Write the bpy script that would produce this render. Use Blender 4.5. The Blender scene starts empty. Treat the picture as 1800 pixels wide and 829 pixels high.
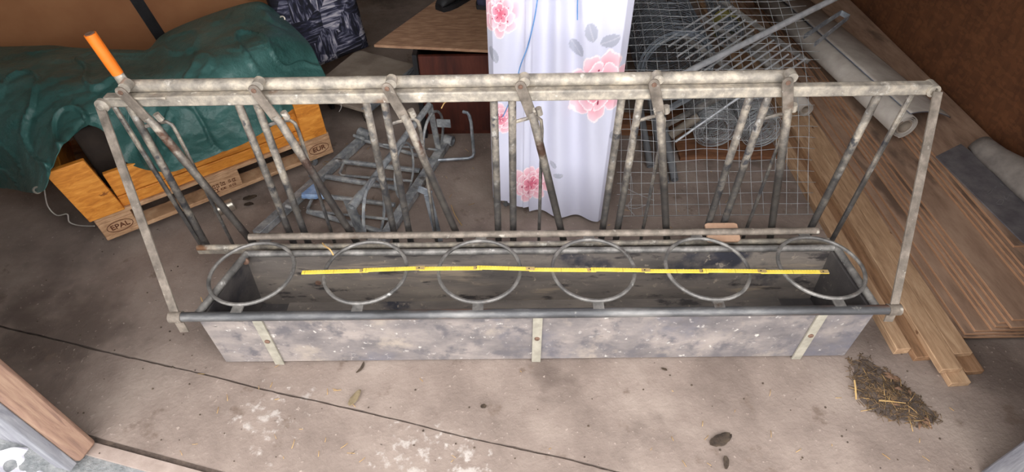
import bpy, bmesh, math, random
from mathutils import Vector, Matrix, noise
random.seed(7)
V = Vector
scn = bpy.context.scene
col = scn.collection

# ------------------------------------------------------------------ camera
FPX, PITCH, ROLL, CAMH = 1005.0, 45.0, 0.6, 1.8
cam_d = bpy.data.cameras.new('camera'); cam = bpy.data.objects.new('camera', cam_d); col.objects.link(cam)
cam_d.sensor_fit = 'HORIZONTAL'; cam_d.sensor_width = 36.0; cam_d.lens = FPX / 1800.0 * 36.0
cam_d.clip_start = 0.02; cam_d.clip_end = 200
CM = Matrix.Rotation(math.radians(90 - PITCH), 3, 'X') @ Matrix.Rotation(math.radians(-ROLL), 3, 'Z')
cam.matrix_world = Matrix.Translation((0, 0, CAMH)) @ CM.to_4x4()
scn.camera = cam

# ------------------------------------------------------------------ world: bright overcast daylight
w = bpy.data.worlds.new('sky'); scn.world = w; w.use_nodes = True
bg = w.node_tree.nodes['Background']
bg.inputs[0].default_value = (0.985, 0.975, 0.97, 1); bg.inputs[1].default_value = 2.6
scn.view_settings.view_transform = 'Standard'; scn.view_settings.look = 'None'
scn.view_settings.exposure = 0.68; scn.view_settings.gamma = 1.0; scn.view_settings.use_curve_mapping = False

def ray(px, py):
    return CM @ V((px - 900.0, -(py - 414.5), -FPX))
def P(px, py, z=None, y=None):
    d = ray(px, py)
    t = (z - CAMH) / d.z if z is not None else y / d.y
    return V((0, 0, CAMH)) + d * t
def PP(px, py, p0, n):
    d = ray(px, py); o = V((0, 0, CAMH))
    return o + d * ((p0 - o).dot(n) / d.dot(n))

# ------------------------------------------------------------------ materials
def lin(c):
    return tuple(((x / 255.0) / 12.92 if x / 255.0 <= 0.04045 else (((x / 255.0) + 0.055) / 1.055) ** 2.4) for x in c[:3]) + (1,)
def nd(nt, t, **kw):
    n = nt.nodes.new(t)
    for k, v in kw.items(): setattr(n, k, v)
    return n
def math_n(nt, op, a, b=None, clamp=False):
    n = nd(nt, 'ShaderNodeMath', operation=op, use_clamp=clamp)
    for i, x in enumerate((a, b)):
        if x is None: continue
        if isinstance(x, (int, float)): n.inputs[i].default_value = x
        else: nt.links.new(x, n.inputs[i])
    return n.outputs[0]
def mixc(nt, fac, a, b):
    n = nd(nt, 'ShaderNodeMix', data_type='RGBA')
    for s, x in ((n.inputs[0], fac), (n.inputs[6], a), (n.inputs[7], b)):
        if isinstance(x, (int, float)): s.default_value = x
        elif isinstance(x, tuple): s.default_value = x
        else: nt.links.new(x, s)
    return n.outputs[2]
def smooth(nt, val, lo, hi, a=0.0, b=1.0):
    n = nd(nt, 'ShaderNodeMapRange', interpolation_type='SMOOTHSTEP')
    nt.links.new(val, n.inputs[0])
    n.inputs[1].default_value = lo; n.inputs[2].default_value = hi; n.inputs[3].default_value = a; n.inputs[4].default_value = b
    return n.outputs[0]
def M(name, cols, scale=6.0, detail=6.0, rough=0.75, metal=0.0, bump=0.15, stretch=(1, 1, 1), bscale=None,
      spots=(), zgrad=None, shift=True, distort=0.0, spec=0.4, extra=None):
    m = bpy.data.materials.new(name); m.use_nodes = True; nt = m.node_tree; L = nt.links.new
    b = nt.nodes['Principled BSDF']; b.inputs['Roughness'].default_value = rough; b.inputs['Metallic'].default_value = metal
    b.inputs['Specular IOR Level'].default_value = spec
    tc = nd(nt, 'ShaderNodeTexCoord'); vec0 = tc.outputs['Object']; vec = vec0
    if shift:
        oi = nd(nt, 'ShaderNodeObjectInfo')
        mu = nd(nt, 'ShaderNodeVectorMath', operation='SCALE'); mu.inputs[0].default_value = (7.3, 3.1, 5.7); L(oi.outputs['Random'], mu.inputs[3])
        ad = nd(nt, 'ShaderNodeVectorMath', operation='ADD'); L(vec0, ad.inputs[0]); L(mu.outputs[0], ad.inputs[1]); vec = ad.outputs[0]
    mp = nd(nt, 'ShaderNodeMapping'); mp.inputs['Scale'].default_value = stretch; L(vec, mp.inputs[0])
    def nz(sc, de, v=mp.outputs[0], di=0.0):
        n = nd(nt, 'ShaderNodeTexNoise'); n.inputs['Scale'].default_value = sc; n.inputs['Detail'].default_value = de
        n.inputs['Roughness'].default_value = 0.62; n.inputs['Distortion'].default_value = di; L(v, n.inputs['Vector']); return n.outputs[0]
    f = nz(scale, detail, di=distort)
    r = nd(nt, 'ShaderNodeValToRGB'); L(f, r.inputs[0]); el = r.color_ramp.elements
    cs = cols if isinstance(cols[0][0], (tuple, list)) is False and isinstance(cols[0][1], (tuple, list)) else [(0.33 + 0.34 * i / max(1, len(cols) - 1), c) for i, c in enumerate(cols)]
    while len(el) < len(cs): el.new(0.5)
    for e, (p, c) in zip(el, cs): e.position = p; e.color = lin(c)
    c = r.outputs[0]
    for sp in spots:                                  # (colour, scale, lo, hi, stretch)
        v = vec
        if len(sp) > 4:
            mq = nd(nt, 'ShaderNodeMapping'); mq.inputs['Scale'].default_value = sp[4]; L(vec, mq.inputs[0]); v = mq.outputs[0]
        c = mixc(nt, smooth(nt, nz(sp[1], 5, v), sp[2], sp[3]), c, lin(sp[0]))
    if zgrad:                                         # worn band: (z_top, z_bottom, colour, noise amount, strength)
        sx = nd(nt, 'ShaderNodeSeparateXYZ'); L(vec0, sx.inputs[0])
        zz = math_n(nt, 'ADD', sx.outputs[2], math_n(nt, 'MULTIPLY', math_n(nt, 'SUBTRACT', nz(9, 6, vec), 0.5), zgrad[3]))
        c = mixc(nt, smooth(nt, zz, zgrad[1], zgrad[0], zgrad[4], 0.0), c, lin(zgrad[2]))
    if extra: c = extra(nt, c, vec0, nz)
    L(c, b.inputs['Base Color'])
    if bump:
        bn = nd(nt, 'ShaderNodeBump'); bn.inputs['Strength'].default_value = bump; bn.inputs['Distance'].default_value = 0.01
        L(nz(bscale or scale * 4, 6), bn.inputs['Height']); L(bn.outputs[0], b.inputs['Normal'])
    return m

MAT = {}
galv_cols = [(112, 109, 106), (160, 151, 140), (206, 194, 176)]
MAT['galv'] = M('galvanised', [(136, 130, 122), (168, 159, 147), (206, 194, 176)], 26, 9, 0.55, 0.25, 0.25, spots=[((128, 92, 66), 5, 0.60, 0.74), ((220, 214, 204), 22, 0.60, 0.7)])
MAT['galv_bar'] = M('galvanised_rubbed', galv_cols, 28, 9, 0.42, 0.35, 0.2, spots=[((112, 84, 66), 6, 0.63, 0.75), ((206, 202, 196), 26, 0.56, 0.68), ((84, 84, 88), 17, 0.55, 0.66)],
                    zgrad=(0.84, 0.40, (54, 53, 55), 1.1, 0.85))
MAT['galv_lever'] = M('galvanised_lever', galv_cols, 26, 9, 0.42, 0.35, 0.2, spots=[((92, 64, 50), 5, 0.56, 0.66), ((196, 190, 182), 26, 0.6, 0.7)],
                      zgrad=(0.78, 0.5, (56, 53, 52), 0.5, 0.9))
MAT['galv_dark'] = M('galvanised_dull', [(88, 86, 85), (120, 117, 114), (160, 156, 151)], 16, 8, 0.5, 0.35, 0.2, spots=[((78, 60, 48), 7, 0.62, 0.74), ((200, 198, 194), 26, 0.64, 0.74)])
MAT['galv_brace'] = M('galvanised_brace', [(98, 90, 82), (126, 116, 106), (156, 144, 132)], 20, 9, 0.6, 0.15, 0.25, spots=[((96, 72, 56), 6, 0.6, 0.74), ((190, 182, 170), 24, 0.62, 0.72)])
MAT['galv_blue'] = M('zinc_cool', [(108, 114, 122), (144, 150, 158), (184, 188, 194)], 18, 6, 0.42, 0.5, 0.12)
MAT['steel_rim'] = M('rubbed_steel_rim', [(62, 62, 64), (92, 92, 94), (140, 138, 136)], 9, 8, 0.45, 0.4, 0.15, stretch=(0.35, 1, 1), spots=[((140, 98, 76), 4, 0.58, 0.68, (0.3, 2, 2)), ((176, 172, 166), 14, 0.64, 0.74)])
MAT['zinc_pale'] = M('pale_zinc', [(106, 110, 116), (146, 149, 152), (190, 191, 190)], 20, 8, 0.5, 0.15, 0.2, spots=[((88, 82, 78), 9, 0.6, 0.72)])
MAT['chrome'] = M('bright_zinc_tube', [(168, 172, 178), (206, 208, 212)], 20, 4, 0.3, 0.3, 0.03)
MAT['wire'] = M('galvanised_wire', [(150, 154, 158), (192, 194, 196)], 20, 3, 0.45, 0.2, 0)
MAT['wire_dark'] = M('dull_wire', [(104, 112, 122), (150, 158, 168)], 20, 3, 0.5, 0.2, 0)
MAT['rust_bolt'] = M('rusty_bolt', [(96, 74, 62), (140, 110, 94)], 60, 4, 0.7, 0.2, 0.2)
MAT['strip'] = M('dusty_steel_strip', [(140, 136, 124), (178, 172, 158)], 18, 6, 0.6, 0.15, 0.15)
board_spots = [((196, 190, 184), 40, 0.60, 0.72, (1, 1, 1)), ((98, 94, 97), 13, 0.50, 0.68), ((158, 147, 136), 7, 0.54, 0.72), ((104, 102, 110), 3, 0.52, 0.72), ((70, 62, 58), 26, 0.68, 0.75, (0.4, 1, 1.6))]
MAT['trough'] = M('weathered_trough_board', [(100, 95, 96), (126, 119, 117), (154, 144, 138)], 9, 9, 0.75, 0, 0.3, stretch=(0.6, 1, 1), bscale=40, spots=board_spots)
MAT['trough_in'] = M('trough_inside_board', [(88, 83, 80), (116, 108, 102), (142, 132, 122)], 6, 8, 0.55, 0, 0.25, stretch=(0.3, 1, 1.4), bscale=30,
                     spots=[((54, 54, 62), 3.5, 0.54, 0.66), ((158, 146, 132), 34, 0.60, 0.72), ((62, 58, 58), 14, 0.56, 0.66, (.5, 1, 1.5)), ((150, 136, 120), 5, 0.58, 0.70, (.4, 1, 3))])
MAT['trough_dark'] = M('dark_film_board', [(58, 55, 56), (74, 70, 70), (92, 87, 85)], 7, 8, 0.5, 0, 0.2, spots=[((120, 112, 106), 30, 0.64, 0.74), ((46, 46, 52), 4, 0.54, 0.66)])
def rule_ticks(nt, c, vec0, nz):
    sx = nd(nt, 'ShaderNodeSeparateXYZ'); nt.links.new(vec0, sx.inputs[0])
    fr = math_n(nt, 'FRACT', math_n(nt, 'MULTIPLY', sx.outputs[0], 100.0))
    t = math_n(nt, 'LESS_THAN', fr, 0.16)
    e = math_n(nt, 'GREATER_THAN', sx.outputs[1], 0.0025)
    fr2 = math_n(nt, 'LESS_THAN', math_n(nt, 'FRACT', math_n(nt, 'MULTIPLY', sx.outputs[0], 10.0)), 0.03)
    return mixc(nt, math_n(nt, 'MULTIPLY', math_n(nt, 'MAXIMUM', math_n(nt, 'MULTIPLY', t, e), fr2), .4), c, (0.12, 0.08, 0.02, 1))
MAT['yellow'] = M('yellow_lacquer', [(230, 202, 74), (240, 216, 100)], 30, 3, 0.45, 0, 0, shift=False, extra=rule_ticks)
MAT['brass'] = M('rule_joint', [(206, 176, 110), (226, 200, 140)], 60, 3, 0.4, 0.5, 0)
MAT['black'] = M('black_rubber', [(22, 22, 24), (38, 38, 42)], 20, 4, 0.6, 0, 0.1)
MAT['darkvoid'] = M('dark_card_and_core_shade', [(44, 36, 32), (66, 54, 46)], 6, 5, 0.9, 0, 0.1)  # brown carton, also the painted shade inside the roll cores
MAT['orange'] = M('orange_grip', [(240, 122, 34), (250, 142, 50)], 10, 4, 0.45, 0, 0.05, spots=[((210, 96, 30), 8, 0.64, 0.72)])
MAT['tan'] = M('tan_plastic', [(150, 118, 96), (170, 138, 114)], 20, 4, 0.6, 0, 0.1, spots=[((140, 112, 92), 30, 0.6, 0.7)])
def wood(name, c1, c2, c3, st, rough=0.75, knots=None, sc=10, bump=0.2):
    sp = [(knots, 11, 0.665, 0.72, (1, .6, 1))] if knots else []
    return M(name, [c1, c2, c3], sc, 8, rough, 0, bump, stretch=st, bscale=sc * 3, spots=sp, distort=0.8)
MAT['plank'] = wood('pine_plank', (150, 119, 92), (174, 141, 110), (192, 161, 130), (6, 0.7, 6), knots=(106, 72, 48))
MAT['plank_d'] = wood('dusty_plank', (112, 84, 62), (138, 104, 76), (154, 120, 92), (6, 0.7, 6))
MAT['panel'] = wood('brown_panel_board', (126, 92, 70), (146, 108, 84), (162, 124, 98), (4, 1.0, 4), sc=5)
def edge_extra(nt, c, vec0, nz):
    ge = nd(nt, 'ShaderNodeNewGeometry'); sx = nd(nt, 'ShaderNodeSeparateXYZ'); nt.links.new(ge.outputs['True Normal'], sx.inputs[0])
    return mixc(nt, math_n(nt, 'LESS_THAN', math_n(nt, 'ABSOLUTE', sx.outputs[2]), 0.8), c, lin((166, 126, 96)))
MAT['thin'] = M('brown_thin_board', [(134, 108, 90), (154, 126, 106), (170, 142, 121)], 5, 8, 0.8, 0, 0.15, stretch=(4, 1, 4), bscale=18, spots=[((104, 84, 71), 2.2, 0.54, 0.66, (2, .7, 1))], extra=edge_extra)
MAT['panel_edge'] = wood('panel_edge', (112, 70, 44), (138, 90, 58), (158, 108, 74), (4, 0.7, 4))
MAT['pal_wood'] = wood('pallet_wood', (152, 116, 86), (180, 142, 108), (200, 164, 130), (2, 2, 7), knots=(112, 78, 54), sc=7)
MAT['stain_wood'] = wood('orange_stained_wood', (176, 106, 34), (204, 130, 48), (222, 152, 66), (2, 2, 7), 0.5, (132, 74, 26), 7)
MAT['mahog'] = M('dark_red_cabinet', [(58, 26, 20), (78, 36, 26), (92, 46, 34)], 6, 6, 0.55, 0, 0.05, stretch=(4, 4, 0.6))
MAT['fibre'] = M('fibreboard_top', [(136, 102, 80), (158, 122, 96), (178, 142, 114)], 30, 6, 0.8, 0, 0.1, stretch=(0.5, 2, 1))
MAT['ply_grey'] = M('grey_plywood', [(134, 120, 108), (156, 142, 128), (170, 156, 142)], 6, 6, 0.8, 0, 0.1)
MAT['rubber_roll'] = M('grey_lino', [(140, 132, 124), (158, 150, 142), (176, 168, 160)], 5, 5, 0.7, 0, 0.08)
MAT['lino_in'] = M('lino_underside', [(84, 90, 104), (104, 110, 124)], 6, 4, 0.7, 0, 0.05)
MAT['felt'] = M('dark_grey_felt', [(84, 80, 84), (99, 95, 98), (112, 108, 109)], 14, 6, 0.85, 0, 0.12)
MAT['felt_l'] = M('felt_outer', [(116, 108, 103), (132, 124, 118), (146, 138, 131)], 14, 6, 0.85, 0, 0.12)
MAT['chalk'] = M('chalk', [(108, 106, 108), (126, 124, 124)], 50, 3, 0.9, 0, 0)
MAT['brownwall'] = M('brown_hardboard', [(140, 92, 58), (152, 102, 66), (162, 112, 74)], 2.5, 4, 0.7, 0, 0.04)
MAT['tarp'] = M('green_tarpaulin', [(46, 82, 78), (56, 97, 93), (72, 113, 109)], 4, 6, 0.36, 0, 0.55, bscale=38, spots=[((96, 132, 124), 24, 0.665, 0.73)], spec=0.5, shift=False)
MAT['pink_core'] = None
MAT['white_string'] = M('white_string', [(190, 186, 178), (214, 210, 202)], 30, 3, 0.8, 0, 0)
MAT['blue_string'] = M('blue_string', [(80, 130, 190), (110, 160, 215)], 30, 3, 0.7, 0, 0)
MAT['blue_plastic'] = M('blue_plastic_bag', [(92, 122, 168), (124, 152, 194), (160, 184, 214)], 20, 5, 0.35, 0, 0.2)
MAT['straw'] = M('straw', [(176, 140, 90), (206, 172, 116)], 20, 3, 0.8, 0, 0)
MAT['straw_d'] = M('old_litter', [(70, 56, 46), (104, 84, 62), (140, 112, 80)], 40, 5, 0.95, 0, 0)
MAT['dirt'] = M('dark_litter_dirt', [(74, 64, 59), (92, 80, 73), (112, 98, 88)], 26, 8, 0.95, 0, 0.6)
MAT['leaf'] = M('dry_leaf', [(120, 106, 84), (150, 134, 106)], 30, 5, 0.85, 0, 0.2)
MAT['leaf_d'] = M('dark_leaf', [(60, 50, 44), (92, 78, 64)], 30, 5, 0.85, 0, 0.3)
MAT['leaf_b'] = M('brown_leaf', [(110, 84, 66), (142, 110, 88)], 40, 4, 0.9, 0, 0.2)
MAT['tin'] = M('tin', [(176, 168, 156), (206, 198, 186)], 20, 3, 0.3, 0.8, 0.03)
MAT['white_plastic'] = M('white_sheet', [(206, 204, 212), (228, 226, 234)], 6, 4, 0.5, 0, 0.1)
MAT['post'] = wood('door_post_wood', (132, 104, 92), (158, 126, 108), (176, 146, 124), (8, 8, 0.8), sc=7)
MAT['post_grey'] = wood('grey_wall_board', (112, 112, 120), (136, 136, 142), (156, 156, 160), (6, 6, 0.8), sc=6)
MAT['pvc'] = M('grey_pvc', [(104, 106, 110), (124, 126, 130)], 8, 4, 0.5, 0, 0.03)
MAT['oldwood'] = wood('old_brown_wood', (96, 62, 42), (122, 82, 56), (140, 98, 70), (1, 4, 6), sc=6)
MAT['beige_pipe'] = M('dusty_pipe', [(112, 104, 94), (138, 128, 116)], 12, 4, 0.7, 0, 0.05)
MAT['brand'] = M('branded_mark', [(84, 46, 28), (100, 58, 36)], 30, 3, 0.9, 0, 0)
MAT['moss'] = M('yellow_green_label', [(128, 122, 62), (150, 142, 84)], 20, 3, 0.8, 0, 0)
MAT['concrete_pink'] = M('sill_concrete', [(138, 122, 114), (156, 140, 131), (170, 154, 145)], 8, 8, 0.9, 0, 0.3)
MAT['gravel'] = M('outside_gravel', [(112, 116, 118), (138, 140, 141), (160, 161, 160)], 24, 8, 0.9, 0, 0.8)

def osb_extra(nt, c, vec0, nz):
    out = c
    for sc, rot, col_, lo in (((18, 18, 60), 0.5, (116, 72, 44), 0.62), ((60, 60, 18), 0.2, (68, 40, 24), 0.60), ((30, 30, 70), 1.2, (134, 88, 56), 0.74)):
        mp = nd(nt, 'ShaderNodeMapping'); mp.inputs['Scale'].default_value = sc; mp.inputs['Rotation'].default_value = (rot, 0, 0); nt.links.new(vec0, mp.inputs[0])
        vo = nd(nt, 'ShaderNodeTexVoronoi'); vo.inputs['Scale'].default_value = 1.0; nt.links.new(mp.outputs[0], vo.inputs['Vector'])
        sx = nd(nt, 'ShaderNodeSeparateColor'); nt.links.new(vo.outputs['Color'], sx.inputs[0])
        f = math_n(nt, 'MULTIPLY', math_n(nt, 'GREATER_THAN', sx.outputs[0], lo), 0.26)
        out = mixc(nt, f, out, lin(col_))
    return out
MAT['osb'] = M('osb_wall', [(86, 53, 32), (100, 62, 38), (112, 71, 44)], 5, 5, 0.75, 0, 0.1, shift=False, extra=osb_extra)
MAT['pale_bounce'] = M('pale_bounce_boards', [(196, 188, 178), (214, 206, 196)], 3, 4, 0.85, 0, 0.05)  # pale finish invented for the unseen left wall and ceiling, to bounce daylight inside
MAT['wallplain'] = M('shed_wall', [(86, 66, 52), (104, 82, 66)], 3, 4, 0.85, 0, 0.05)

def floor_extra(nt, c, vec0, nz):
    out = c
    # dried whitewash splashes on the front slab
    for (x, y, rad, hi) in ((-0.34, 0.80, 0.17, 0.9), (-0.84, 0.93, 0.15, 0.8), (-0.16, 0.82, 0.10, 0.7), (-0.72, 1.02, 0.06, 0.6), (-0.15, 0.75, 0.12, 0.8)):
        d = nd(nt, 'ShaderNodeVectorMath', operation='DISTANCE'); nt.links.new(vec0, d.inputs[0]); d.inputs[1].default_value = (x, y, 0)
        g = math_n(nt, 'SUBTRACT', nz(30, 8, vec0), math_n(nt, 'MULTIPLY', math_n(nt, 'DIVIDE', d.outputs['Value'], rad), 0.16))
        out = mixc(nt, smooth(nt, g, 0.44, 0.60, 0.0, hi * .75), out, lin((196, 188, 182)))
    return out
MAT['floor'] = M('old_concrete', [(120, 106, 98), (142, 127, 118), (160, 145, 135)], 3.2, 10, 0.88, 0, 0.35, bscale=60, shift=False,
                 spots=[((104, 91, 84), 1.3, 0.52, 0.66), ((176, 160, 150), 60, 0.62, 0.72), ((86, 74, 68), 24, 0.685, 0.74), ((120, 104, 94), 7, 0.6, 0.7)], extra=floor_extra)

def cushion_mat():
    m = bpy.data.materials.new('brushed_pattern_cloth'); m.use_nodes = True; nt = m.node_tree; L = nt.links.new
    b = nt.nodes['Principled BSDF']; b.inputs['Roughness'].default_value = 0.85
    tc = nd(nt, 'ShaderNodeTexCoord')
    vo = nd(nt, 'ShaderNodeTexVoronoi'); vo.inputs['Scale'].default_value = 8; L(tc.outputs['Object'], vo.inputs['Vector'])
    sx = nd(nt, 'ShaderNodeSeparateColor'); L(vo.outputs['Color'], sx.inputs[0])
    fs = []
    for st in ((46, 46, 7), (7, 7, 46)):
        mp = nd(nt, 'ShaderNodeMapping'); mp.inputs['Scale'].default_value = st; L(tc.outputs['Object'], mp.inputs[0])
        n = nd(nt, 'ShaderNodeTexNoise'); n.inputs['Scale'].default_value = 1.0; n.inputs['Detail'].default_value = 5; n.inputs['Distortion'].default_value = 1.2
        L(mp.outputs[0], n.inputs['Vector']); fs.append(n.outputs[0])
    sw = math_n(nt, 'GREATER_THAN', sx.outputs[0], 0.5)
    f = math_n(nt, 'ADD', math_n(nt, 'MULTIPLY', fs[0], sw), math_n(nt, 'MULTIPLY', fs[1], math_n(nt, 'SUBTRACT', 1.0, sw)))
    f = math_n(nt, 'ADD', f, math_n(nt, 'MULTIPLY', math_n(nt, 'SUBTRACT', sx.outputs[1], 0.5), 0.26))
    r = nd(nt, 'ShaderNodeValToRGB'); L(f, r.inputs[0]); el = r.color_ramp.elements
    while len(el) < 4: el.new(0.5)
    for e, (p, c) in zip(el, ((0.36, (22, 22, 34)), (0.46, (44, 46, 70)), (0.56, (124, 124, 144)), (0.66, (190, 186, 196)))): e.position = p; e.color = lin(c)
    L(r.outputs[0], b.inputs['Base Color']); return m
MAT['cushion'] = cushion_mat()
def print_mat():
    m = bpy.data.materials.new('printed_cotton'); m.use_nodes = True; nt = m.node_tree
    b = nt.nodes['Principled BSDF']; b.inputs['Roughness'].default_value = 0.85; b.inputs['Specular IOR Level'].default_value = 0.2
    a = nd(nt, 'ShaderNodeVertexColor'); a.layer_name = 'print'; nt.links.new(a.outputs[0], b.inputs['Base Color']); return m
MAT['print'] = print_mat()

# ------------------------------------------------------------------ mesh helpers
def basis(d):
    d = d.normalized(); u = V((0, 0, 1)) if abs(d.z) < 0.9 else V((1, 0, 0))
    a = d.cross(u).normalized(); return d, a, a.cross(d).normalized()
class MB:
    def __init__(s): s.v = []; s.f = []
    def add(s, vs, fs):
        k = len(s.v); s.v += [V(p) for p in vs]; s.f += [tuple(i + k for i in f) for f in fs]; return s
    def box(s, c, size, ax=None):
        ax = ax or (V((1, 0, 0)), V((0, 1, 0)), V((0, 0, 1))); c = V(c); vs = []
        for x in (-.5, .5):
            for y in (-.5, .5):
                for z in (-.5, .5): vs.append(c + ax[0] * (x * size[0]) + ax[1] * (y * size[1]) + ax[2] * (z * size[2]))
        return s.add(vs, [(0, 1, 3, 2), (4, 6, 7, 5), (0, 4, 5, 1), (2, 3, 7, 6), (0, 2, 6, 4), (1, 5, 7, 3)])
    def bar(s, a, b, wv, w, t):
        """flat bar from a to b, wide (w) along wv, thick t"""
        a, b = V(a), V(b); d = (b - a); n = d.normalized(); wv = (V(wv) - n * V(wv).dot(n)).normalized(); tv = n.cross(wv)
        return s.box((a + b) / 2, (d.length, w, t), (n, wv, tv))
    def tube(s, pts, r, n=8, closed=False, caps=True, up=None):
        pts = [V(p) for p in pts]; m = len(pts); rs = r if isinstance(r, (list, tuple)) else [r] * m
        T = []
        for i in range(m):
            a = pts[(i - 1) % m] if closed or i > 0 else pts[i]; b = pts[(i + 1) % m] if closed or i < m - 1 else pts[i]
            T.append((b - a).normalized())
        _, u, _ = basis(T[0]); vs = []
        if up is not None: u = V(up)
        for i in range(m):
            u = (u - T[i] * u.dot(T[i])).normalized(); w_ = T[i].cross(u)
            for k in range(n):
                an = 2 * math.pi * (k + .5) / n; vs.append(pts[i] + (u * math.cos(an) + w_ * math.sin(an)) * rs[i])
        fs = []
        for i in range(m if closed else m - 1):
            j = (i + 1) % m
            for k in range(n):
                l = (k + 1) % n; fs.append((i * n + k, i * n + l, j * n + l, j * n + k))
        if caps and not closed: fs += [tuple(range(n))[::-1], tuple((m - 1) * n + k for k in range(n))]
        return s.add(vs, fs)
    def ring(s, c, R, r, nrm=(0, 0, 1), n=32, k=8):
        _, a, b = basis(V(nrm)); c = V(c)
        return s.tube([c + (a * math.cos(2 * math.pi * i / n) + b * math.sin(2 * math.pi * i / n)) * R for i in range(n)], r, k, closed=True)
    def pipe(s, a, b, r, ri, n=14):
        """hollow tube"""
        a, b = V(a), V(b); d, u, w_ = basis(b - a); vs = []
        for p in (a, b):
            for rr in (r, ri):
                for k in range(n):
                    an = 2 * math.pi * k / n; vs.append(p + (u * math.cos(an) + w_ * math.sin(an)) * rr)
        fs = []
        for k in range(n):
            l = (k + 1) % n
            fs += [(k, l, 2 * n + l, 2 * n + k), (n + l, n + k, 3 * n + k, 3 * n + l), (l, k, n + k, n + l), (2 * n + k, 2 * n + l, 3 * n + l, 3 * n + k)]
        return s.add(vs, fs)
    def prism(s, poly, ext):
        poly = [V(p) for p in poly]; n = len(poly); ext = V(ext)
        return s.add(poly + [p + ext for p in poly], [tuple(range(n))[::-1], tuple(range(n, 2 * n))] + [(i, (i + 1) % n, n + (i + 1) % n, n + i) for i in range(n)])
    def lathe(s, c, axis, prof, n=16):
        d, u, w_ = basis(V(axis)); c = V(c); vs = []
        for (h, r) in prof:
            for k in range(n):
                an = 2 * math.pi * k / n; vs.append(c + d * h + (u * math.cos(an) + w_ * math.sin(an)) * r)
        fs = [tuple(range(n))[::-1], tuple((len(prof) - 1) * n + k for k in range(n))]
        for i in range(len(prof) - 1):
            for k in range(n): l = (k + 1) % n; fs.append((i * n + k, i * n + l, (i + 1) * n + l, (i + 1) * n + k))
        return s.add(vs, fs)
    def grid(s, fn, nu, nv):
        vs = [fn(i / (nu - 1), j / (nv - 1)) for j in range(nv) for i in range(nu)]
        return s.add(vs, [(j * nu + i, j * nu + i + 1, (j + 1) * nu + i + 1, (j + 1) * nu + i) for j in range(nv - 1) for i in range(nu - 1)])
    def build(s, name, mat, parent=None, loc=None, bevel=0, thick=0, angle=42, sub=0):
        base = V((0, 0, 0)); p = parent
        while p is not None: base += p.location; p = p.parent
        if parent is None and loc is not None: base = V(loc)
        me = bpy.data.meshes.new(name); me.from_pydata([tuple(q - base) for q in s.v], [], s.f); me.validate()
        bm = bmesh.new(); bm.from_mesh(me); bmesh.ops.recalc_face_normals(bm, faces=bm.faces); bm.to_mesh(me); bm.free()
        me.polygons.foreach_set('use_smooth', [True] * len(me.polygons)); me.set_sharp_from_angle(angle=math.radians(angle))
        me.materials.append(MAT[mat] if isinstance(mat, str) else mat)
        o = bpy.data.objects.new(name, me); col.objects.link(o)
        if parent is not None: o.parent = parent
        elif loc is not None: o.location = loc
        if thick: md = o.modifiers.new('thick', 'SOLIDIFY'); md.thickness = thick; md.offset = 0
        if bevel: md = o.modifiers.new('bevel', 'BEVEL'); md.width = bevel; md.segments = 2; md.limit_method = 'ANGLE'
        if sub: md = o.modifiers.new('sub', 'SUBSURF'); md.levels = sub; md.render_levels = sub
        return o
def tag(o, label, cat, group=None):
    o['label'] = label; o['category'] = cat
    if group: o['group'] = group
    return o
def struct(o): o['kind'] = 'structure'; return o
def thing(name, label, cat, loc=(0, 0, 0), group=None):
    o = bpy.data.objects.new(name, None); o.empty_display_size = 0.05; col.objects.link(o); o.location = loc
    return tag(o, label, cat, group)
def dup(o, off, parent=None):
    c = o.copy(); col.objects.link(c); c.parent = parent or o.parent; c.location = o.location + V(off)
    for ch in list(o.children):
        d = ch.copy(); col.objects.link(d); d.parent = c
    return c
def cr(p0, p1, p2, p3, t):
    return 0.5 * ((2 * p1) + (p2 - p0) * t + (2 * p0 - 5 * p1 + 4 * p2 - p3) * t * t + (3 * p1 - p0 - 3 * p2 + p3) * t ** 3)
def spline(pts, n):
    pts = [V(p) for p in pts]; m = len(pts); out = []
    for q in range(n):
        x = q / (n - 1) * (m - 1); i = min(int(x), m - 2); t = x - i
        out.append(cr(pts[max(i - 1, 0)], pts[i], pts[i + 1], pts[min(i + 2, m - 1)], t))
    return out
def spl_at(pts, u):
    m = len(pts); x = u * (m - 1); i = min(int(x), m - 2); t = x - i
    return cr(pts[max(i - 1, 0)], pts[i], pts[i + 1], pts[min(i + 2, m - 1)], t)

# ================================================================== THE SHED
c0, c1 = P(20, 578, z=0), P(1005, 809, z=0); cd = (c1 - c0).normalized(); cn = V((-cd.y, cd.x, 0))
s0, s1 = P(178, 776, z=0), P(367, 827, z=0); sd = (s1 - s0).normalized(); sn = V((-sd.y, sd.x, 0))
def on(p, d, x): return p + d * ((x - p.x) / d.x)
def flr(poly, name, z1=0.0, z0=-0.12, mat='floor'):
    return MB().prism([(p[0], p[1], z0) for p in poly], (0, 0, z1 - z0))
XL, XR, YB = -3.3, 2.36, 5.6
g = cn * 0.0025
def ragged(side, seed):
    pts = []; x = XL
    while x < XR: pts.append(on(c0, cd, x) + cn * (side * (.0018 + .0035 * abs(noise.noise(V((x * 9, seed, 0)))) + .003 * abs(noise.noise(V((x * 31, seed, 0))))) + .006 * noise.noise(V((x * 3, 0, 0))))); x += .025
    pts.append(on(c0, cd, XR) + cn * (side * .002)); return pts
floor = struct(flr(ragged(1, 1.5) + [(XR, YB), (XL, YB)], 'floor').build('floor', 'floor'))
f2 = flr([on(s0, sd, XL) + sn * .012, on(s0, sd, XR) + sn * .012] + ragged(-1, 8.5)[::-1], 'floor', -0.003).build('floor_front_slab', 'floor', floor)
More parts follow.
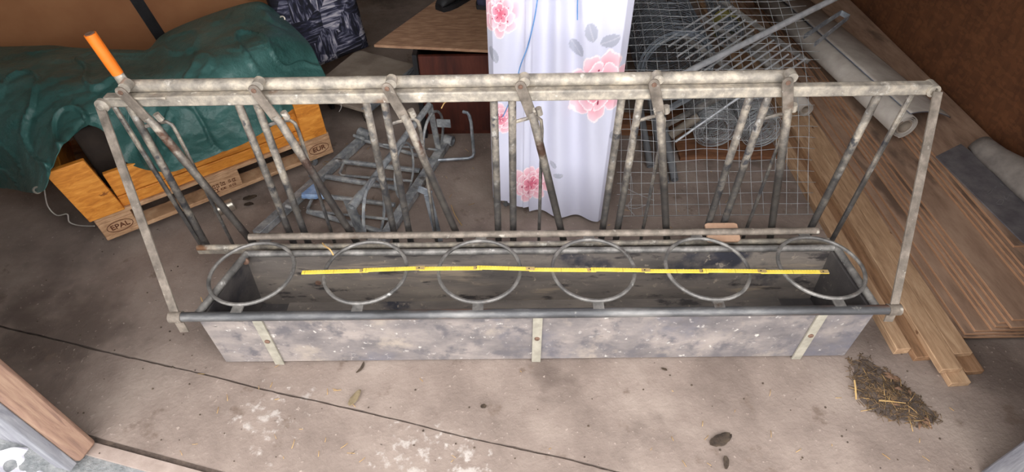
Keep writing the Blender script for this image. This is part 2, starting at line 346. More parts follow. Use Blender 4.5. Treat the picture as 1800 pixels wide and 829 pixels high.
struct(flr([on(s0, sd, XL) - sn * .03, on(s0, sd, XR) - sn * .03, (XR, YB), (XL, YB)], 'x', -0.014, -0.2).build('floor_base', 'dirt', floor))
struct(flr([on(s0, sd, XL) - sn * .045, on(s0, sd, XR) - sn * .045, on(s0, sd, XR) - sn * .006, on(s0, sd, XL) - sn * .006], 'x', -0.004, -0.11).build('trim_1', 'concrete_pink'))
struct(MB().box((0, -11, -0.045), (60, 26, 0.05)).build('ground', 'gravel'))
struct(MB().box((XR + .02, 3.1, 1.4), (0.04, 5.2, 3.1)).build('wall_right', 'osb'))
struct(MB().box((XL - .02, 3.2, 1.4), (0.04, 5.0, 3.1)).build('wall_left', 'pale_bounce'))
struct(MB().box(((XL + XR) / 2, YB + .02, 1.4), (XR - XL, 0.04, 3.1)).build('wall_back', 'wallplain'))
struct(MB().box(((XL + XR) / 2, 3.15, 2.97), (XR - XL + .1, 5.0, 0.05)).build('ceiling', 'pale_bounce'))

# door posts and the front walls beside the opening
def vpost(name, poly, z0, z1, mat, bevel=0.012):
    return MB().prism([(p.x, p.y, z0) for p in poly], (0, 0, z1 - z0)).build(name, mat, bevel=bevel)
a = P(173, 776, z=0); b = a - sn * 0.075
pl = thing('door_post', 'brown weathered wooden door post at the lower left of the shed opening', 'post', (a.x, a.y, 0))
mb = MB().prism([(p.x, p.y, 0) for p in (a, b, b - sd * 0.05, a - sd * 0.05)], (0, 0, 2.9)); mb.build('post', 'post', pl, bevel=0.014)
e0 = b - sd * 0.012
mb = MB().prism([(p.x, p.y, 0) for p in (e0, e0 - sn * 0.03, e0 - sn * 0.03 - sd * 0.06, e0 - sd * 0.06)], (0, 0, 2.9)); mb.build('cover_board', 'post_grey', pl, bevel=0.004)
e1 = e0 - sd * 0.02
struct(MB().prism([(p.x, p.y, -.05) for p in (a - sd * .055 - sn * .01, b - sd * .055 + sn * .01, on(b, sd, XL) + sn * .01, on(a, sd, XL) - sn * .01)], (0, 0, 2.95)).build('wall_front_left', 'post_grey'))
a2 = P(1720, 829, z=0)
pr = thing('door_post', 'pale grey door post cut off by the lower right corner', 'post', (a2.x, a2.y, 0))
MB().prism([(a2.x, a2.y - .09, 0), (a2.x + .05, a2.y - .09, 0), (a2.x + .05, a2.y, 0), (a2.x, a2.y, 0)], (0, 0, 2.9)).build('post', 'post_grey', pr, bevel=0.008)
MB().prism([(a2.x - .004, a2.y - .135, 0), (a2.x + .05, a2.y - .135, 0), (a2.x + .05, a2.y - .092, 0), (a2.x - .004, a2.y - .092, 0)], (0, 0, 2.9)).build('cover_board', 'post', pr, bevel=0.004)
struct(MB().box(((a2.x + .055 + XR) / 2, a2.y - .045, 1.4), (XR - a2.x - .055, 0.05, 3.0)).build('wall_front_right', 'post_grey'))

# ================================================================== FEEDER
LX0, LX1 = -1.045, 1.205
F = thing('feeding_trough', 'long grey sheep feeder with headlock barrier standing on the concrete', 'feeder', (0.08, 1.3, 0))
FY, BY, RZ = 1.155, 1.44, 0.283
T = 0.017
# trough boards
mb = MB().box(((LX0 + LX1) / 2, FY + T / 2, 0.145), (LX1 - LX0, T, 0.265)); front = mb.build('front_board', 'trough', F, bevel=.0015)
mb = MB().prism([(LX0 + .05, BY - .002, .27), (LX0 + .05, BY - .035, .02), (LX0 + .05, BY - .035 + T, .02), (LX0 + .05, BY - .002 + T, .27)], (LX1 - LX0 - .07, 0, 0)); mb.build('back_board', 'trough_in', F)
def endb(xf, xb, s_):
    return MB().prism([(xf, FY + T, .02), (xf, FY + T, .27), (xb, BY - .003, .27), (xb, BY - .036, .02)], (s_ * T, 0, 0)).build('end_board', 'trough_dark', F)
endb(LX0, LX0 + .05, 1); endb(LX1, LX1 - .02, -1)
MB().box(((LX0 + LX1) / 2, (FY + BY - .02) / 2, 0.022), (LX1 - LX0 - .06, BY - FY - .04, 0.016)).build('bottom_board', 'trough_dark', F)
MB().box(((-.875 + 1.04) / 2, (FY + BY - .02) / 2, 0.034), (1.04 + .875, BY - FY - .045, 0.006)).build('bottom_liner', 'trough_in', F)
# flat steel strips on the front, each with its bolt
for x in (-0.85, 0.083, 1.03):
    st = MB().box((x, FY - .004, 0.142), (.032, .006, .28)).build('steel_strip', 'strip', F)
    MB().lathe((x, FY - .007, .15), (0, -1, 0), [(0, .009), (.004, .009), (.006, .005)], 10).build('bolt', 'rust_bolt', st)
# rims
MB().tube([(-1.105, FY, RZ), (1.252, FY, RZ)], .0165, 12).build('front_rim', 'steel_rim', F)
MB().tube([(LX0 + .07, BY, .282), (LX1 - .03, BY, .282)], .0125, 10).build('back_rim', 'galv_dark', F)
MB().tube([(LX0 + .0, FY + .012, .284), (LX0 + .075, BY, .284)], .013, 10).build('side_rim', 'galv_dark', F)
MB().tube([(LX1 - .0, FY + .012, .284), (LX1 - .02, BY, .284)], .013, 10).build('side_rim', 'galv_dark', F)
# ring bar and rings
RB = V((0, 1.505, .305))
MB().tube([(-.975, RB.y, RB.z), (1.135, RB.y, RB.z)], .0135, 10).build('ring_bar', 'galv_brace', F)
for k in range(6):
    x = -.912 + .3985 * k
    if k == 0:
        rg = MB().ring((x, 1.333, .301), .143, .0068, n=48, k=8).build('ring', 'galv_dark', F)
        MB().box((x, 1.176, .297), (.036, .036, .006)).build('front_tab', 'galv_dark', rg)
        MB().box((x, 1.489, .300), (.04, .036, .006)).build('rear_tab', 'galv_dark', rg)
        ring0 = rg
    else: dup(ring0, (.3985 * k, 0, 0))
MB().prism([(.722, 1.475, .292), (.735, 1.472, .289), (.836, 1.472, .289), (.845, 1.478, .294), (.842, 1.535, .318), (.83, 1.54, .32), (.73, 1.54, .32), (.72, 1.535, .318)], (0, .003, -.012)).build('tan_block', 'tan', F, bevel=.003)
# barrier
GY = 1.565
zl = lambda x: .862 + (x) * .005
TL, TR = -1.258, 1.302
rail = MB().bar((TL + .01, GY - .008, zl(TL)), (TR, GY - .008, zl(TR)), (0, 0, 1), .036, .032).build('top_rail', 'galv', F, bevel=.005)
MB().lathe((TL + .005, GY - .026, zl(TL) - .004), (0, -1, 0), [(-.002, .021), (.010, .021), (.013, .014), (.016, .012), (.02, .009)], 16).build('pivot_bolt', 'galv', rail)
MB().pipe((TR - .01, GY - .03, zl(TR)), (TR - .01, GY + .01, zl(TR)), .02, .012).build('end_socket', 'galv', rail)
lowr = MB().bar((-1.235, GY, .178), (1.265, GY, .182), (0, 0, 1), .026, .03).build('lower_rail', 'galv', F, bevel=.004)
MB().tube([(-1.2, GY - .045, .235), (1.2, GY - .045, .237)], .0115, 10).build('rear_rod', 'galv', F)
ltz = .896
lock = MB().tube([(-1.185, 1.580, ltz + zl(-1.185) - .862), (.85, 1.580, ltz + zl(.85) - .862)], .0195, 14).build('lock_tube', 'galv', F)
# vertical bars: pair at every place
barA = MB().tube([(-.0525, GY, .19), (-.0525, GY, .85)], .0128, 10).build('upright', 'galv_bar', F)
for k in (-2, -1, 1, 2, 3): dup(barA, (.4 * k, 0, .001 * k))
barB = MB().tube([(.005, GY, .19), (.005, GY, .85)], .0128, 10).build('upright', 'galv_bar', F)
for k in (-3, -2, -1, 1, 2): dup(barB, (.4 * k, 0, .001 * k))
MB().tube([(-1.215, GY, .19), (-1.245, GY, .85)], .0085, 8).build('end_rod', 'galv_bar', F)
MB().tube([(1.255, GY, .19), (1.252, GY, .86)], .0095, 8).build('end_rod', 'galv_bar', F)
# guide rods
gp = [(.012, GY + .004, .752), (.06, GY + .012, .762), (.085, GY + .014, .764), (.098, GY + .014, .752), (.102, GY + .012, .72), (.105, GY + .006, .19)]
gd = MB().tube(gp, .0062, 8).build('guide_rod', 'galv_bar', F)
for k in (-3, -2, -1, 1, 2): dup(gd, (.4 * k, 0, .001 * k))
# locking levers
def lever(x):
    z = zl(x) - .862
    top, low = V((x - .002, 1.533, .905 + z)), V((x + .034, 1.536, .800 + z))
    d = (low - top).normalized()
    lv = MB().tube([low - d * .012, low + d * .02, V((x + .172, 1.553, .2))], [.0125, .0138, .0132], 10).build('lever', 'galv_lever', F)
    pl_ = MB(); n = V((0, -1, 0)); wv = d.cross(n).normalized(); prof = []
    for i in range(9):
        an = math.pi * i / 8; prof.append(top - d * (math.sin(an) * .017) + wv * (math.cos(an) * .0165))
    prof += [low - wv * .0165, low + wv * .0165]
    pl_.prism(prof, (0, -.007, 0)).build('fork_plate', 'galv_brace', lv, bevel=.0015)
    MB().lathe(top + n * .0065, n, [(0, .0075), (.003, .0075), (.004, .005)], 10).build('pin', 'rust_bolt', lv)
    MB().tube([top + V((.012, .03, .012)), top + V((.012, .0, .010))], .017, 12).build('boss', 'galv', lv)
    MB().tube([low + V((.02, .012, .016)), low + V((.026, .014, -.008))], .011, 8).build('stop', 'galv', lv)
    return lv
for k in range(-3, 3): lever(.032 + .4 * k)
# end braces
def brace(a, b, tip, wv, mat='galv_brace'):
    br = MB().bar(a, b, wv, .028, .007).build('end_brace', mat, F, bevel=.001)
    MB().bar(b, tip, wv, .03, .005).build('brace_foot', mat, br)
    MB().pipe(V(b) + V((0, -.0, 0)) - V((.02, 0, 0)), V(b) + V((.02, 0, 0)), .02, .0166).build('brace_collar', mat, br)
brace((-1.262, GY - .03, .852), (-1.112, FY, .283), (-1.108, FY - .01, .215), (1, 0, 0))
brace((1.304, GY - .03, .868), (1.258, FY, .283), (1.256, FY - .012, .235), (1, 0, 0))
# handle
hz = ltz + zl(-1.185) - .862
h0 = V((-1.172, 1.580, hz))
MB().tube([h0 + V((.03, 0, -.004)), h0 + V((0, 0, .0)), h0 + V((-.012, 0, .012)), h0 + V((-.02, 0, .06))], [.017, .017, .0165, .0145], 12).build('handle_arm', 'galv', F)
gr = MB().tube([h0 + V((-.0165, 0, .042)), h0 + V((-.021, 0, .072)), h0 + V((-.034, 0, .168))], [.0165, .0172, .0172], 16).build('handle_grip', 'orange', F)
gr['label'] = 'orange plastic handle grip'
MB().lathe(h0 + V((-.034, 0, .166)), (-.1, 0, 1), [(0, .0135), (.004, .0135)], 14).build('tube_end', 'rust_bolt', gr)
MB().bar(h0 + V((-.07, -.03, -.02)), h0 + V((.12, -.035, -.018)), (0, 1, 0), .022, .008).build('catch_plate', 'galv', F, bevel=.002)
# bolts in the trough
MB().lathe((LX0 + .075, BY - .025, .272), (0, -1, .3), [(0, .014), (.006, .014), (.008, .008)], 12).build('corner_bolt', 'rust_bolt', F)
MB().lathe((-.74, BY - .02, .14), (0, -1, 0), [(0, .011), (.004, .011), (.006, .006)], 10).build('bolt', 'rust_bolt', F)

# folding rule lying on the rings
jp = [(535, 478), (643, 475), (742, 471.5), (843, 470.5), (935, 473), (1043, 474), (1138, 475.5), (1240, 476), (1342, 477), (1452, 477)]
jw = [P(x, y, z=.312) for x, y in jp]
R = thing('folding_rule', 'yellow folding rule laid out across the six rings', 'ruler', (0.18, 1.33, .311))
for i in range(9):
    a, b = jw[i], jw[i + 1]; d = (b - a); L_ = d.length; ang = math.atan2(d.y, d.x); z = .3105 + (.0034 if i % 2 else 0)
    s = MB().box((L_ / 2, 0, 0), (L_ + .018, .0155, .003)).build('segment', 'yellow'); s.parent = R
    s.location = a - R.location + V((0, 0, z - a.z)); s.rotation_euler = (0, 0, ang)
    q = MB().box((0, 0, 0), (.03, .0158, .0008)); h = q.build('joint_plate', 'brass'); h.parent = s; h.location = (L_ - .006, 0, .0019)
    q = MB().lathe((0, 0, 0), (0, 0, 1), [(0, .0026), (.001, .0026)], 8).build('rivet', 'black'); q.parent = s; q.location = (L_ - .01, 0, .0021)

# ================================================================== PALLET BOX WITH TARPAULIN
A0, B0 = P(190, 424, z=.06), P(587, 268, z=.06); A0.z = B0.z = 0
pd = (B0 - A0); PLn = pd.length; pd.normalize(); pn = V((-pd.y, pd.x, 0)); ZU = V((0, 0, 1)); PD = .69
PA = (pd, pn, ZU)
def pl_(x, y, z): return A0 + pd * x + pn * y + ZU * z
PT = thing('pallet_box', 'wooden pallet box with orange stained boards on castors under the tarpaulin', 'pallet box', tuple(A0))
def pbox(name, x0, x1, y0, y1, z0, z1, mat, parent=PT, bevel=.003):
    return MB().box(pl_((x0 + x1) / 2, (y0 + y1) / 2, (z0 + z1) / 2), (x1 - x0, y1 - y0, z1 - z0), PA).build(name, mat, parent, bevel=bevel)
Z0 = .062
blocks = {}
for j, (y0, y1) in enumerate(((0, .088), (.285, .405), (PD - .088, PD))):
    pbox('skid_board', 0, PLn, y0, y1, Z0, Z0 + .02, 'pal_wood')
    for i, (x0, x1) in enumerate(((0, .135), (PLn / 2 - .07, PLn / 2 + .07), (PLn - .135, PLn))):
        blocks[(i, j)] = pbox('block', x0, x1, y0, y1, Z0 + .02, Z0 + .087, 'pal_wood', bevel=.004)
for x0, x1 in ((0, .135), (PLn / 2 - .07, PLn / 2 + .07), (PLn - .135, PLn)): pbox('stringer_board', x0, x1, 0, PD, Z0 + .087, Z0 + .105, 'pal_wood')
for i in range(5):
    y = i * (PD - .11) / 4; pbox('deck_board', 0, PLn, y, y + .11, Z0 + .105, Z0 + .124, 'pal_wood')
DZ = Z0 + .124
# branded ovals and lettering on the blocks
def text_mesh(txt, size):
    cu = bpy.data.curves.new('lettering', 'FONT'); cu.body = txt; cu.size = size; cu.align_x = 'CENTER'; cu.align_y = 'CENTER'; cu.extrude = .0006; cu.offset = 0.0006
    t = bpy.data.objects.new('tmp', cu); col.objects.link(t); bpy.context.view_layer.update()
    me = bpy.data.meshes.new_from_object(t.evaluated_get(bpy.context.evaluated_depsgraph_get())); bpy.data.objects.remove(t); me.materials.clear(); me.materials.append(MAT['brand']); return me
RT = Matrix((pd, ZU, -pn)).transposed().to_4x4()
def brand(txt, blk, x, size, oval):
    c = pl_(x, -.0012, Z0 + .052)
    o = bpy.data.objects.new('lettering', text_mesh(txt, size)); col.objects.link(o); o.parent = blk
    o.matrix_local = Matrix.Translation(c - A0) @ RT
    if oval:
        n = 36
        MB().tube([c + pd * (math.cos(2 * math.pi * i / n) * .05) + ZU * (math.sin(2 * math.pi * i / n) * .026) for i in range(n)], .0014, 5, closed=True).build('brand_oval', 'brand', blk)
brand('EPAL', blocks[(0, 0)], .072, .034, True)
brand('EUR', blocks[(2, 0)], PLn - .066, .036, True)
mk = MB()
for (dx, dz, w_, h_) in ((-.05, .012, .012, .016), (-.034, .012, .012, .016), (-.018, .014, .006, .018), (-.006, .012, .012, .014), (-.046, -.012, .02, .016), (-.015, -.012, .024, .008), (.015, -.012, .01, .008), (.034, -.012, .016, .008), (.02, .014, .01, .012), (.04, .012, .014, .014)):
    c = pl_(PLn / 2 + .0 + dx, -.0012, Z0 + .05 + dz)
    for (u, v_, a_, b_) in ((0, 1, 1, .18), (0, -1, 1, .18), (-1, 0, .18, 1), (.3, 0, .2, .7)):
        mk.box(c + pd * (u * w_ / 2) + ZU * (v_ * h_ / 2), (w_ * a_, .0012, h_ * b_), PA)
mk.build('stamp_mark', 'brand', blocks[(1, 0)])
# castors
def castor(parent, c, r=.026, ztop=.062, mat='pvc', yaw=0.6):
    ax = V((math.cos(yaw), math.sin(yaw), 0)); c = V(c)
    wh = MB().lathe(c + ZU * r - ax * .01, ax, [(0, r * .8), (.002, r), (.018, r), (.02, r * .8)], 20).build('castor_wheel', mat, parent)
    MB().lathe(c + ZU * r - ax * .013, ax, [(0, r * .32), (.026, r * .32)], 10).build('castor_hub', 'tin', wh)
    fk = MB()
    for s_ in (-1, 1): fk.bar(c + ax * (.014 * s_) + ZU * r, c + ax * (.014 * s_) + ZU * (ztop - .004), (ax.y, -ax.x, 0), .022, .0025)
    fk.box(c + ZU * (ztop - .003), (.045, .045, .005)); fk.build('castor_fork', 'tin', parent)
for x, y in ((.13, .05), (PLn - .1, .05), (.13, PD - .06), (PLn - .1, PD - .06)): castor(PT, pl_(x, y, 0), yaw=1.1)
# box boards
pbox('side_board', .12, PLn - .09, .012, .034, DZ, DZ + .052, 'stain_wood')
pbox('side_board', .12, PLn - .09, .016, .038, DZ + .054, DZ + .17, 'stain_wood')
pbox('side_board', .1, PLn - .09, PD - .04, PD - .018, DZ, DZ + .17, 'stain_wood')
lean = (pd * -.10 + ZU).normalized()
def cboard(x0, w_, h_, y=.0, parent=PT, tilt=True):
    up = lean if tilt else ZU
    c = pl_(x0 + w_ / 2, y + .012, DZ + .001) + up * (h_ / 2)
    ax0 = (pd - up * pd.dot(up)).normalized() if False else pd
    p = [pl_(x0, y, DZ + .001), pl_(x0 + w_, y, DZ + .001)]
    return MB().prism([p[0], p[1], p[1] + up * h_, p[0] + up * h_], pn * .024).build('corner_board', 'stain_wood', PT, bevel=.003)
cboard(-.012, .135, .27, -.012); cboard(PLn - .125, .115, .24, -.012, tilt=False)
pbox('end_board', -.012, .012, .02, PD - .02, DZ, DZ + .24, 'stain_wood'); pbox('end_board', PLn - .03, PLn - .008, .02, PD - .02, DZ, DZ + .24, 'stain_wood')
HB = thing('packed_carton', 'dark carton inside the pallet box under the tarpaulin', 'carton', tuple(pl_(.5, .4, DZ)))
MB().box(pl_(.54, .40, DZ + .15), (.9, .46, .30), PA).build('carton_body', 'darkvoid', HB, bevel=.01)
MB().box(pl_(.54, .40, DZ + .302), (.88, .03, .003), PA).build('carton_tape', 'pal_wood', HB)

# tarpaulin: control net of image-measured points with their heights
net = [
    [(-80, 83, .52), (-80, 150, .56), (-80, 235, .44), (-80, 322, .16)],
    [(20, 82, .52), (10, 150, .58), (0, 235, .48), (10, 331, .18)],
    [(90, 80, .52), (90, 145, .60), (75, 225, .53), (70, 338, None)],
    [(120, 83, .515), (122, 142, .60), (100, 215, .55), (90, 302, None)],
    [(150, 85, .51), (155, 140, .60), (125, 205, .57), (108, 262, None)],
    [(205, 87, .50), (210, 140, .60), (175, 195, .57), (150, 224, .535)],
    [(240, 88, .50), (245, 145, .58), (215, 205, .53), (186, 234, .50)],
    [(262, 86, .50), (275, 150, .56), (262, 215, .46), (222, 285, .36)],
    [(285, 62, .51), (310, 140, .58), (318, 215, .46), (292, 303, .345)],
    [(330, 40, .53), (360, 125, .60), (372, 200, .46), (350, 284, .35)],
    [(400, 15, .56), (420, 100, .60), (430, 170, .48), (450, 240, .355)],
    [(452, 3, .57), (490, 75, .57), (500, 130, .47), (522, 186, .37)],
    [(478, 14, .52), (538, 70, .49), (562, 112, .43), (577, 142, .39)],
]
netw = [[P(x, y, z=z) if z is not None else PP(x, y, pl_(0, -.045, 0), pn) for x, y, z in c] for c in net]
def tarp_fn(u, v):
    u = min(max(u, 0), 1); cc = [spl_at(c, v) for c in netw]; p = spl_at(cc, u)
    q = p * 3.2; e = .018 * (noise.noise(q) + .6 * abs(noise.noise(p * 7.0 + V((3, 1, 2)))) - .15)
    for (fq, am, off) in ((5.0, .020, 1.0), (9.0, .012, 5.0), (17.0, .006, 9.0)):
        w_ = V((noise.noise(p * fq * .4), noise.noise(p * fq * .4 + V((7, 0, 0))), 0)) * .10
        e += am * (abs(noise.noise((p + w_) * fq + V((off, off, 0)))) - .3)
    rd = abs(noise.noise(V((p.x * 4 + p.y * 2.2, p.y * 2 - p.x, p.z * 3)) * 1.5)); e += .022 * max(0, .10 - rd) / .10
    fall = min(1, v * 6, (1 - v) * 8 + .3, (1 - u) * 8 + .25); return p + V((.15, -.35, .9)) * e * fall
TP = MB().grid(tarp_fn, 230, 130).build('tarpaulin', 'tarp', loc=tuple(pl_(.5, .35, .5)), thick=.0025, angle=180)
tag(TP, 'dark green tarpaulin draped over the orange pallet box', 'tarpaulin')
for gx, gy, cidx in ((62, 333, (1.9 / 12, .975)), (470, 26, (.985, .14)), (575, 137, (.985, .965))):
    c = tarp_fn(*cidx); nn = (V((0, 0, CAMH)) - c).normalized()
    MB().ring(c + nn * .006, .011, .004, nn, 18, 6).build('grommet', 'tin', TP)
st = spline([P(78, 333, z=.2), P(84, 362, z=.1), P(100, 378, z=.06), P(118, 376, z=.08), P(122, 390, z=.03), P(140, 396, z=.02), P(166, 397, z=.05)], 40)
tag(MB().tube(st, .0028, 6).build('string', 'white_string', loc=tuple(st[20])), 'white string dangling from the tarpaulin corner beside the pallet', 'string')
st2 = spline([P(598, 178, z=.36), P(600, 188, z=.30), P(596, 196, z=.22)], 14)
tag(MB().tube(st2, .002, 5).build('string', 'white_string', loc=tuple(st2[7])), 'frayed white string tied at the right end of the tarpaulin', 'string')

# brown hardboard sheets standing behind, dark strip between them
w0, w1 = V((-3.2, 2.42, 0)), V((-1.23, 3.36, 0)); wd = (w1 - w0).normalized(); wn = V((wd.y, -wd.x, 0))
ta, tb = PP(240, 0, w0, wn), PP(283, 66, w0, wn); sdv = (ta - tb).normalized()
xs = (tb - w0).dot(wd)
k_ = sdv.dot(wd) / sdv.z
def wpt(x, z): return w0 + wd * x + ZU * z
def xs_at(z): return xs + (z - tb.z) * k_
H_ = 1.5
wl = (w1 - w0).length
tag(MB().prism([wpt(0, 0), wpt(xs_at(0) - .03, 0), wpt(xs_at(H_) - .03, H_), wpt(0, H_)], -wn * .012).build('hardboard_sheet', 'brownwall', loc=tuple(wpt(.4, 0))), 'plain brown hardboard sheet standing left of the black strip', 'board', 'hardboard sheets')
tag(MB().prism([wpt(xs_at(0) + .03, 0), wpt(wl, 0), wpt(wl, H_), wpt(xs_at(H_) + .03, H_)], -wn * .012).build('hardboard_sheet', 'brownwall', loc=tuple(wpt(wl - .3, 0))), 'plain brown hardboard sheet standing right of the black strip', 'board', 'hardboard sheets')
tag(MB().prism([wpt(xs_at(0) - .029, 0), wpt(xs_at(0) + .029, 0), wpt(xs_at(H_) + .029, H_), wpt(xs_at(H_) - .029, H_)], -wn * .010).build('black_strip', 'black', loc=tuple(wpt(xs, 0))), 'black slanted strip between the two brown hardboard sheets', 'strip')

# low dolly with plywood deck, patterned cushion on it
d0, d1 = P(735, 113, z=.15), P(640, 197, z=.13); d0.z = d1.z = 0
dd = (d1 - d0).normalized(); dn = V((dd.y, -dd.x, 0)) * (1 if V((dd.y, -dd.x, 0)).x < 0 else -1); DLn = (d1 - d0).length
DL = thing('platform_dolly', 'low grey plywood platform with a metal edge below the patterned cushion', 'dolly', tuple(d0))
MB().prism([d0 + ZU * .125, d1 + ZU * .125, d1 + dn * .40 + ZU * .125, d0 + dn * .44 + ZU * .125], ZU * .02).build('deck', 'ply_grey', DL, bevel=.002)
MB().bar(d0 - dn * .003 + ZU * .128, d1 - dn * .003 + ZU * .128, ZU, .045, .006).build('metal_edge', 'galv_blue', DL)
MB().bar(d0 - dn * .0 + ZU * .147, d1 + ZU * .147, dn, .03, .003).build('metal_edge', 'galv_blue', DL)
for (q, r_) in ((.08, .06), (.45, .06), (.08, .36), (.42, .34)): castor(DL, d0 + dd * q + dn * r_, .05, .125, 'black')
q0, q1 = P(655, 85, z=.15), P(560, 122, z=.15); q0.z = q1.z = 0; qd = (q1 - q0); ql = qd.length; qd.normalize()
q0 = q0 - qd * .0; qn = V((qd.y, -qd.x, 0)); qn = qn if qn.x < 0 else -qn
upq = (ZU + qn * .16).normalized()
mb = MB(); nu, nv = 15, 19; Wc, Hc, Tc = ql + .12, .78, .13
for sgn in (-1, 1):
    def fn(u, v, sgn=sgn):
        e = (min(u, 1 - u) * 9); f = (min(v, 1 - v) * 12); k = min(1, e) ** .5 * min(1, f) ** .5
        p = q0 + ZU * .147 + qd * (u * Wc) + upq * (v * Hc) + qn * (Tc / 2)
        return p + qn * (sgn * (Tc / 2) * (.35 + .65 * k)) + qn * (.008 * noise.noise(p * 9))
    mb.grid(fn, nu, nv)
n1 = nu * nv
for (idx) in ([(i, 0) for i in range(nu)], [(i, nv - 1) for i in range(nu)], [(0, j) for j in range(nv)], [(nu - 1, j) for j in range(nv)]):
    for (a, b) in zip(idx[:-1], idx[1:]):
        ia, ib = a[1] * nu + a[0], b[1] * nu + b[0]; mb.f.append((ia, ib, n1 + ib, n1 + ia))
tag(mb.build('patterned_cushion', 'cushion', loc=tuple(q0 + ZU * .147), angle=60), 'navy and white brushstroke patterned cushion leaning upright behind the tarpaulin', 'cushion')

# red-brown cabinet with loose fibreboard top
cb = V((-.45, 2.57, 0))
CB = thing('low_cabinet', 'dark red-brown low cabinet with a loose fibreboard top', 'cabinet', tuple(cb))
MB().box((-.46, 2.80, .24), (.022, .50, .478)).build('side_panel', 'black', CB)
MB().box((.30, 2.80, .24), (.022, .50, .478)).build('side_panel', 'mahog', CB)
MB().box((-.07, 2.585, .245), (.755, .02, .43)).build('front_panel', 'mahog', CB)
MB().box((-.07, 2.60, .02), (.755, .02, .04)).build('plinth', 'mahog', CB)
MB().box((-.07, 3.04, .24), (.755, .012, .478)).build('back_panel', 'mahog', CB)
t0, t1, t2 = P(657, 78, z=.495), P(862, 88, z=.495), P(747, 14, z=.495); td = (t2 - t0).normalized()
e = (t1 - t0).normalized()
MB().prism([(p.x, p.y, .480) for p in (t0, t0 + e * 1.0, t0 + e * 1.0 + V((0, .7, 0)), t0 + td * .78)], ZU * .014).build('cabinet_top', 'fibre', CB, bevel=.001)

# black boots on the cabinet top
def boot(name, label, c, ang, L_=.27, mat='black'):
    ca, sa = math.cos(ang), math.sin(ang); X_, Y_ = V((ca, sa, 0)), V((-sa, ca, 0)); c = V(c)
    bt = thing(name, label, 'boot', tuple(c), 'boots on the cabinet')
    secs = [(0, .028, .02, .045), (.03, .040, .02, .07), (.09, .046, .02, .085), (.15, .040, .02, .10), (.20, .038, .02, .20), (.25, .034, .02, .21), (.275, .02, .02, .16)]
    m_ = MB(); n = 10; vs = []
    for (x, w_, z0_, z1_) in secs:
        for k in range(n):
            an = 2 * math.pi * k / n; vs.append(c + X_ * x + Y_ * (math.cos(an) * w_) + ZU * ((z0_ + z1_) / 2 + math.sin(an) * (z1_ - z0_) / 2))
    fs = [tuple(range(n))[::-1], tuple((len(secs) - 1) * n + k for k in range(n))]
    for i in range(len(secs) - 1):
        for k in range(n): l = (k + 1) % n; fs.append((i * n + k, i * n + l, (i + 1) * n + l, (i + 1) * n + k))
    m_.add(vs, fs).build('upper', mat, bt, angle=70)
    m_ = MB(); top = [c + X_ * x + Y_ * w_ * 1.08 + ZU * .002 for x, w_, _, _ in secs] + [c + X_ * x - Y_ * w_ * 1.08 + ZU * .002 for x, w_, _, _ in secs[::-1]]
    m_.prism(top, ZU * .024).build('sole', 'black', bt)
boot('work_boot', 'black boot with a thick sole nearest the front edge of the fibreboard top', P(773, 20, z=.495), .9)
boot('work_boot', 'black boot standing behind the front boot on the fibreboard top', P(742, 4, z=.495) + V((0, .06, 0)), .5)
MAT['navy'] = M('navy_cloth', [(36, 38, 58), (54, 56, 80)], 30, 5, 0.8, 0, 0.2)
boot('work_boot', 'navy cloth boot beside the white floral sheet on the fibreboard top', P(848, 18, z=.495), 1.35, mat='navy')

# ================================================================== TROLLEY UNDER FLORAL SHEET
kl, kr = V((-.082, 1.965, 0)), V((.412, 1.890, 0)); kd = (kr - kl).normalized(); KW = (kr - kl).length; kb = V((-kd.y, kd.x, 0))
TR_ = thing('wheeled_cabinet', 'wheeled cabinet hidden under the floral sheet', 'cabinet', tuple(kl))
KA = (kd, kb, ZU)
MB().box(kl + kd * KW / 2 + kb * .25 + ZU * .075, (KW - .02, .46, .02), KA).build('base_board', 'pal_wood', TR_)
MB().box(kl + kd * KW / 2 + kb * .26 + ZU * .68, (KW - .08, .40, 1.18), KA).build('body', 'pal_wood', TR_)
for (x, y) in ((.045, .05), (KW - .07, .045), (.05, .42), (KW - .05, .42)): castor(TR_, kl + kd * x + kb * y, .03, .065, 'pvc', .5)
# sheet
path = [kl + kb * .45 - kd * .005, kl + kb * .03 - kd * .005, kl + kd * .02, kr - kd * .02, kr + kb * .03 + kd * .005, kr + kb * .45 + kd * .005]
cum = [0]
for a, b in zip(path[:-1], path[1:]): cum.append(cum[-1] + (b - a).length)
ZT = 1.30
def shade_flower(x, z, fx, fz, R_, seed):
    dx, dz = x - fx, (z - fz) / 1.42; rr = math.hypot(dx, dz) / R_ * (1 + .10 * noise.noise(V((x * 40, z * 40, seed))))
    if rr > 1.3: return None
    an = math.atan2(dz, dx); out = None
    for (ro, ri, npet, ph) in ((1.0, .55, 7, seed), (.72, .3, 6, seed + .5), (.45, .0, 5, seed + .9)):
        k = (an * npet / (2 * math.pi) + ph) % 1.0; lob = math.sin(math.pi * k) ** .45
        edge = ro * (.66 + .34 * lob) * (1 + .12 * math.sin(an * 2 + seed * 3))
        if rr < edge:
            t = min(1, max(0, (rr - ri * .6) / (edge - ri * .6 + .01)))
            deep, pale = V((226, 128, 148)), V((248, 214, 224))
            if ro < .5: deep, pale = V((208, 92, 118)), V((240, 168, 184))
            c = deep.lerp(pale, t ** .8)
            if edge - rr < .045 or k < .035 or k > .965: c = V((255, 234, 238))
            if ro < .8 and .25 < k < .34 and .25 < t < .6: c = V((150, 40, 70))
            out = c
    return out
fn0 = kl; fnn = -kb
def fpx(px, py):
    p = PP(px, py, kl, kb); return ((p - kl).dot(kd), p.z)
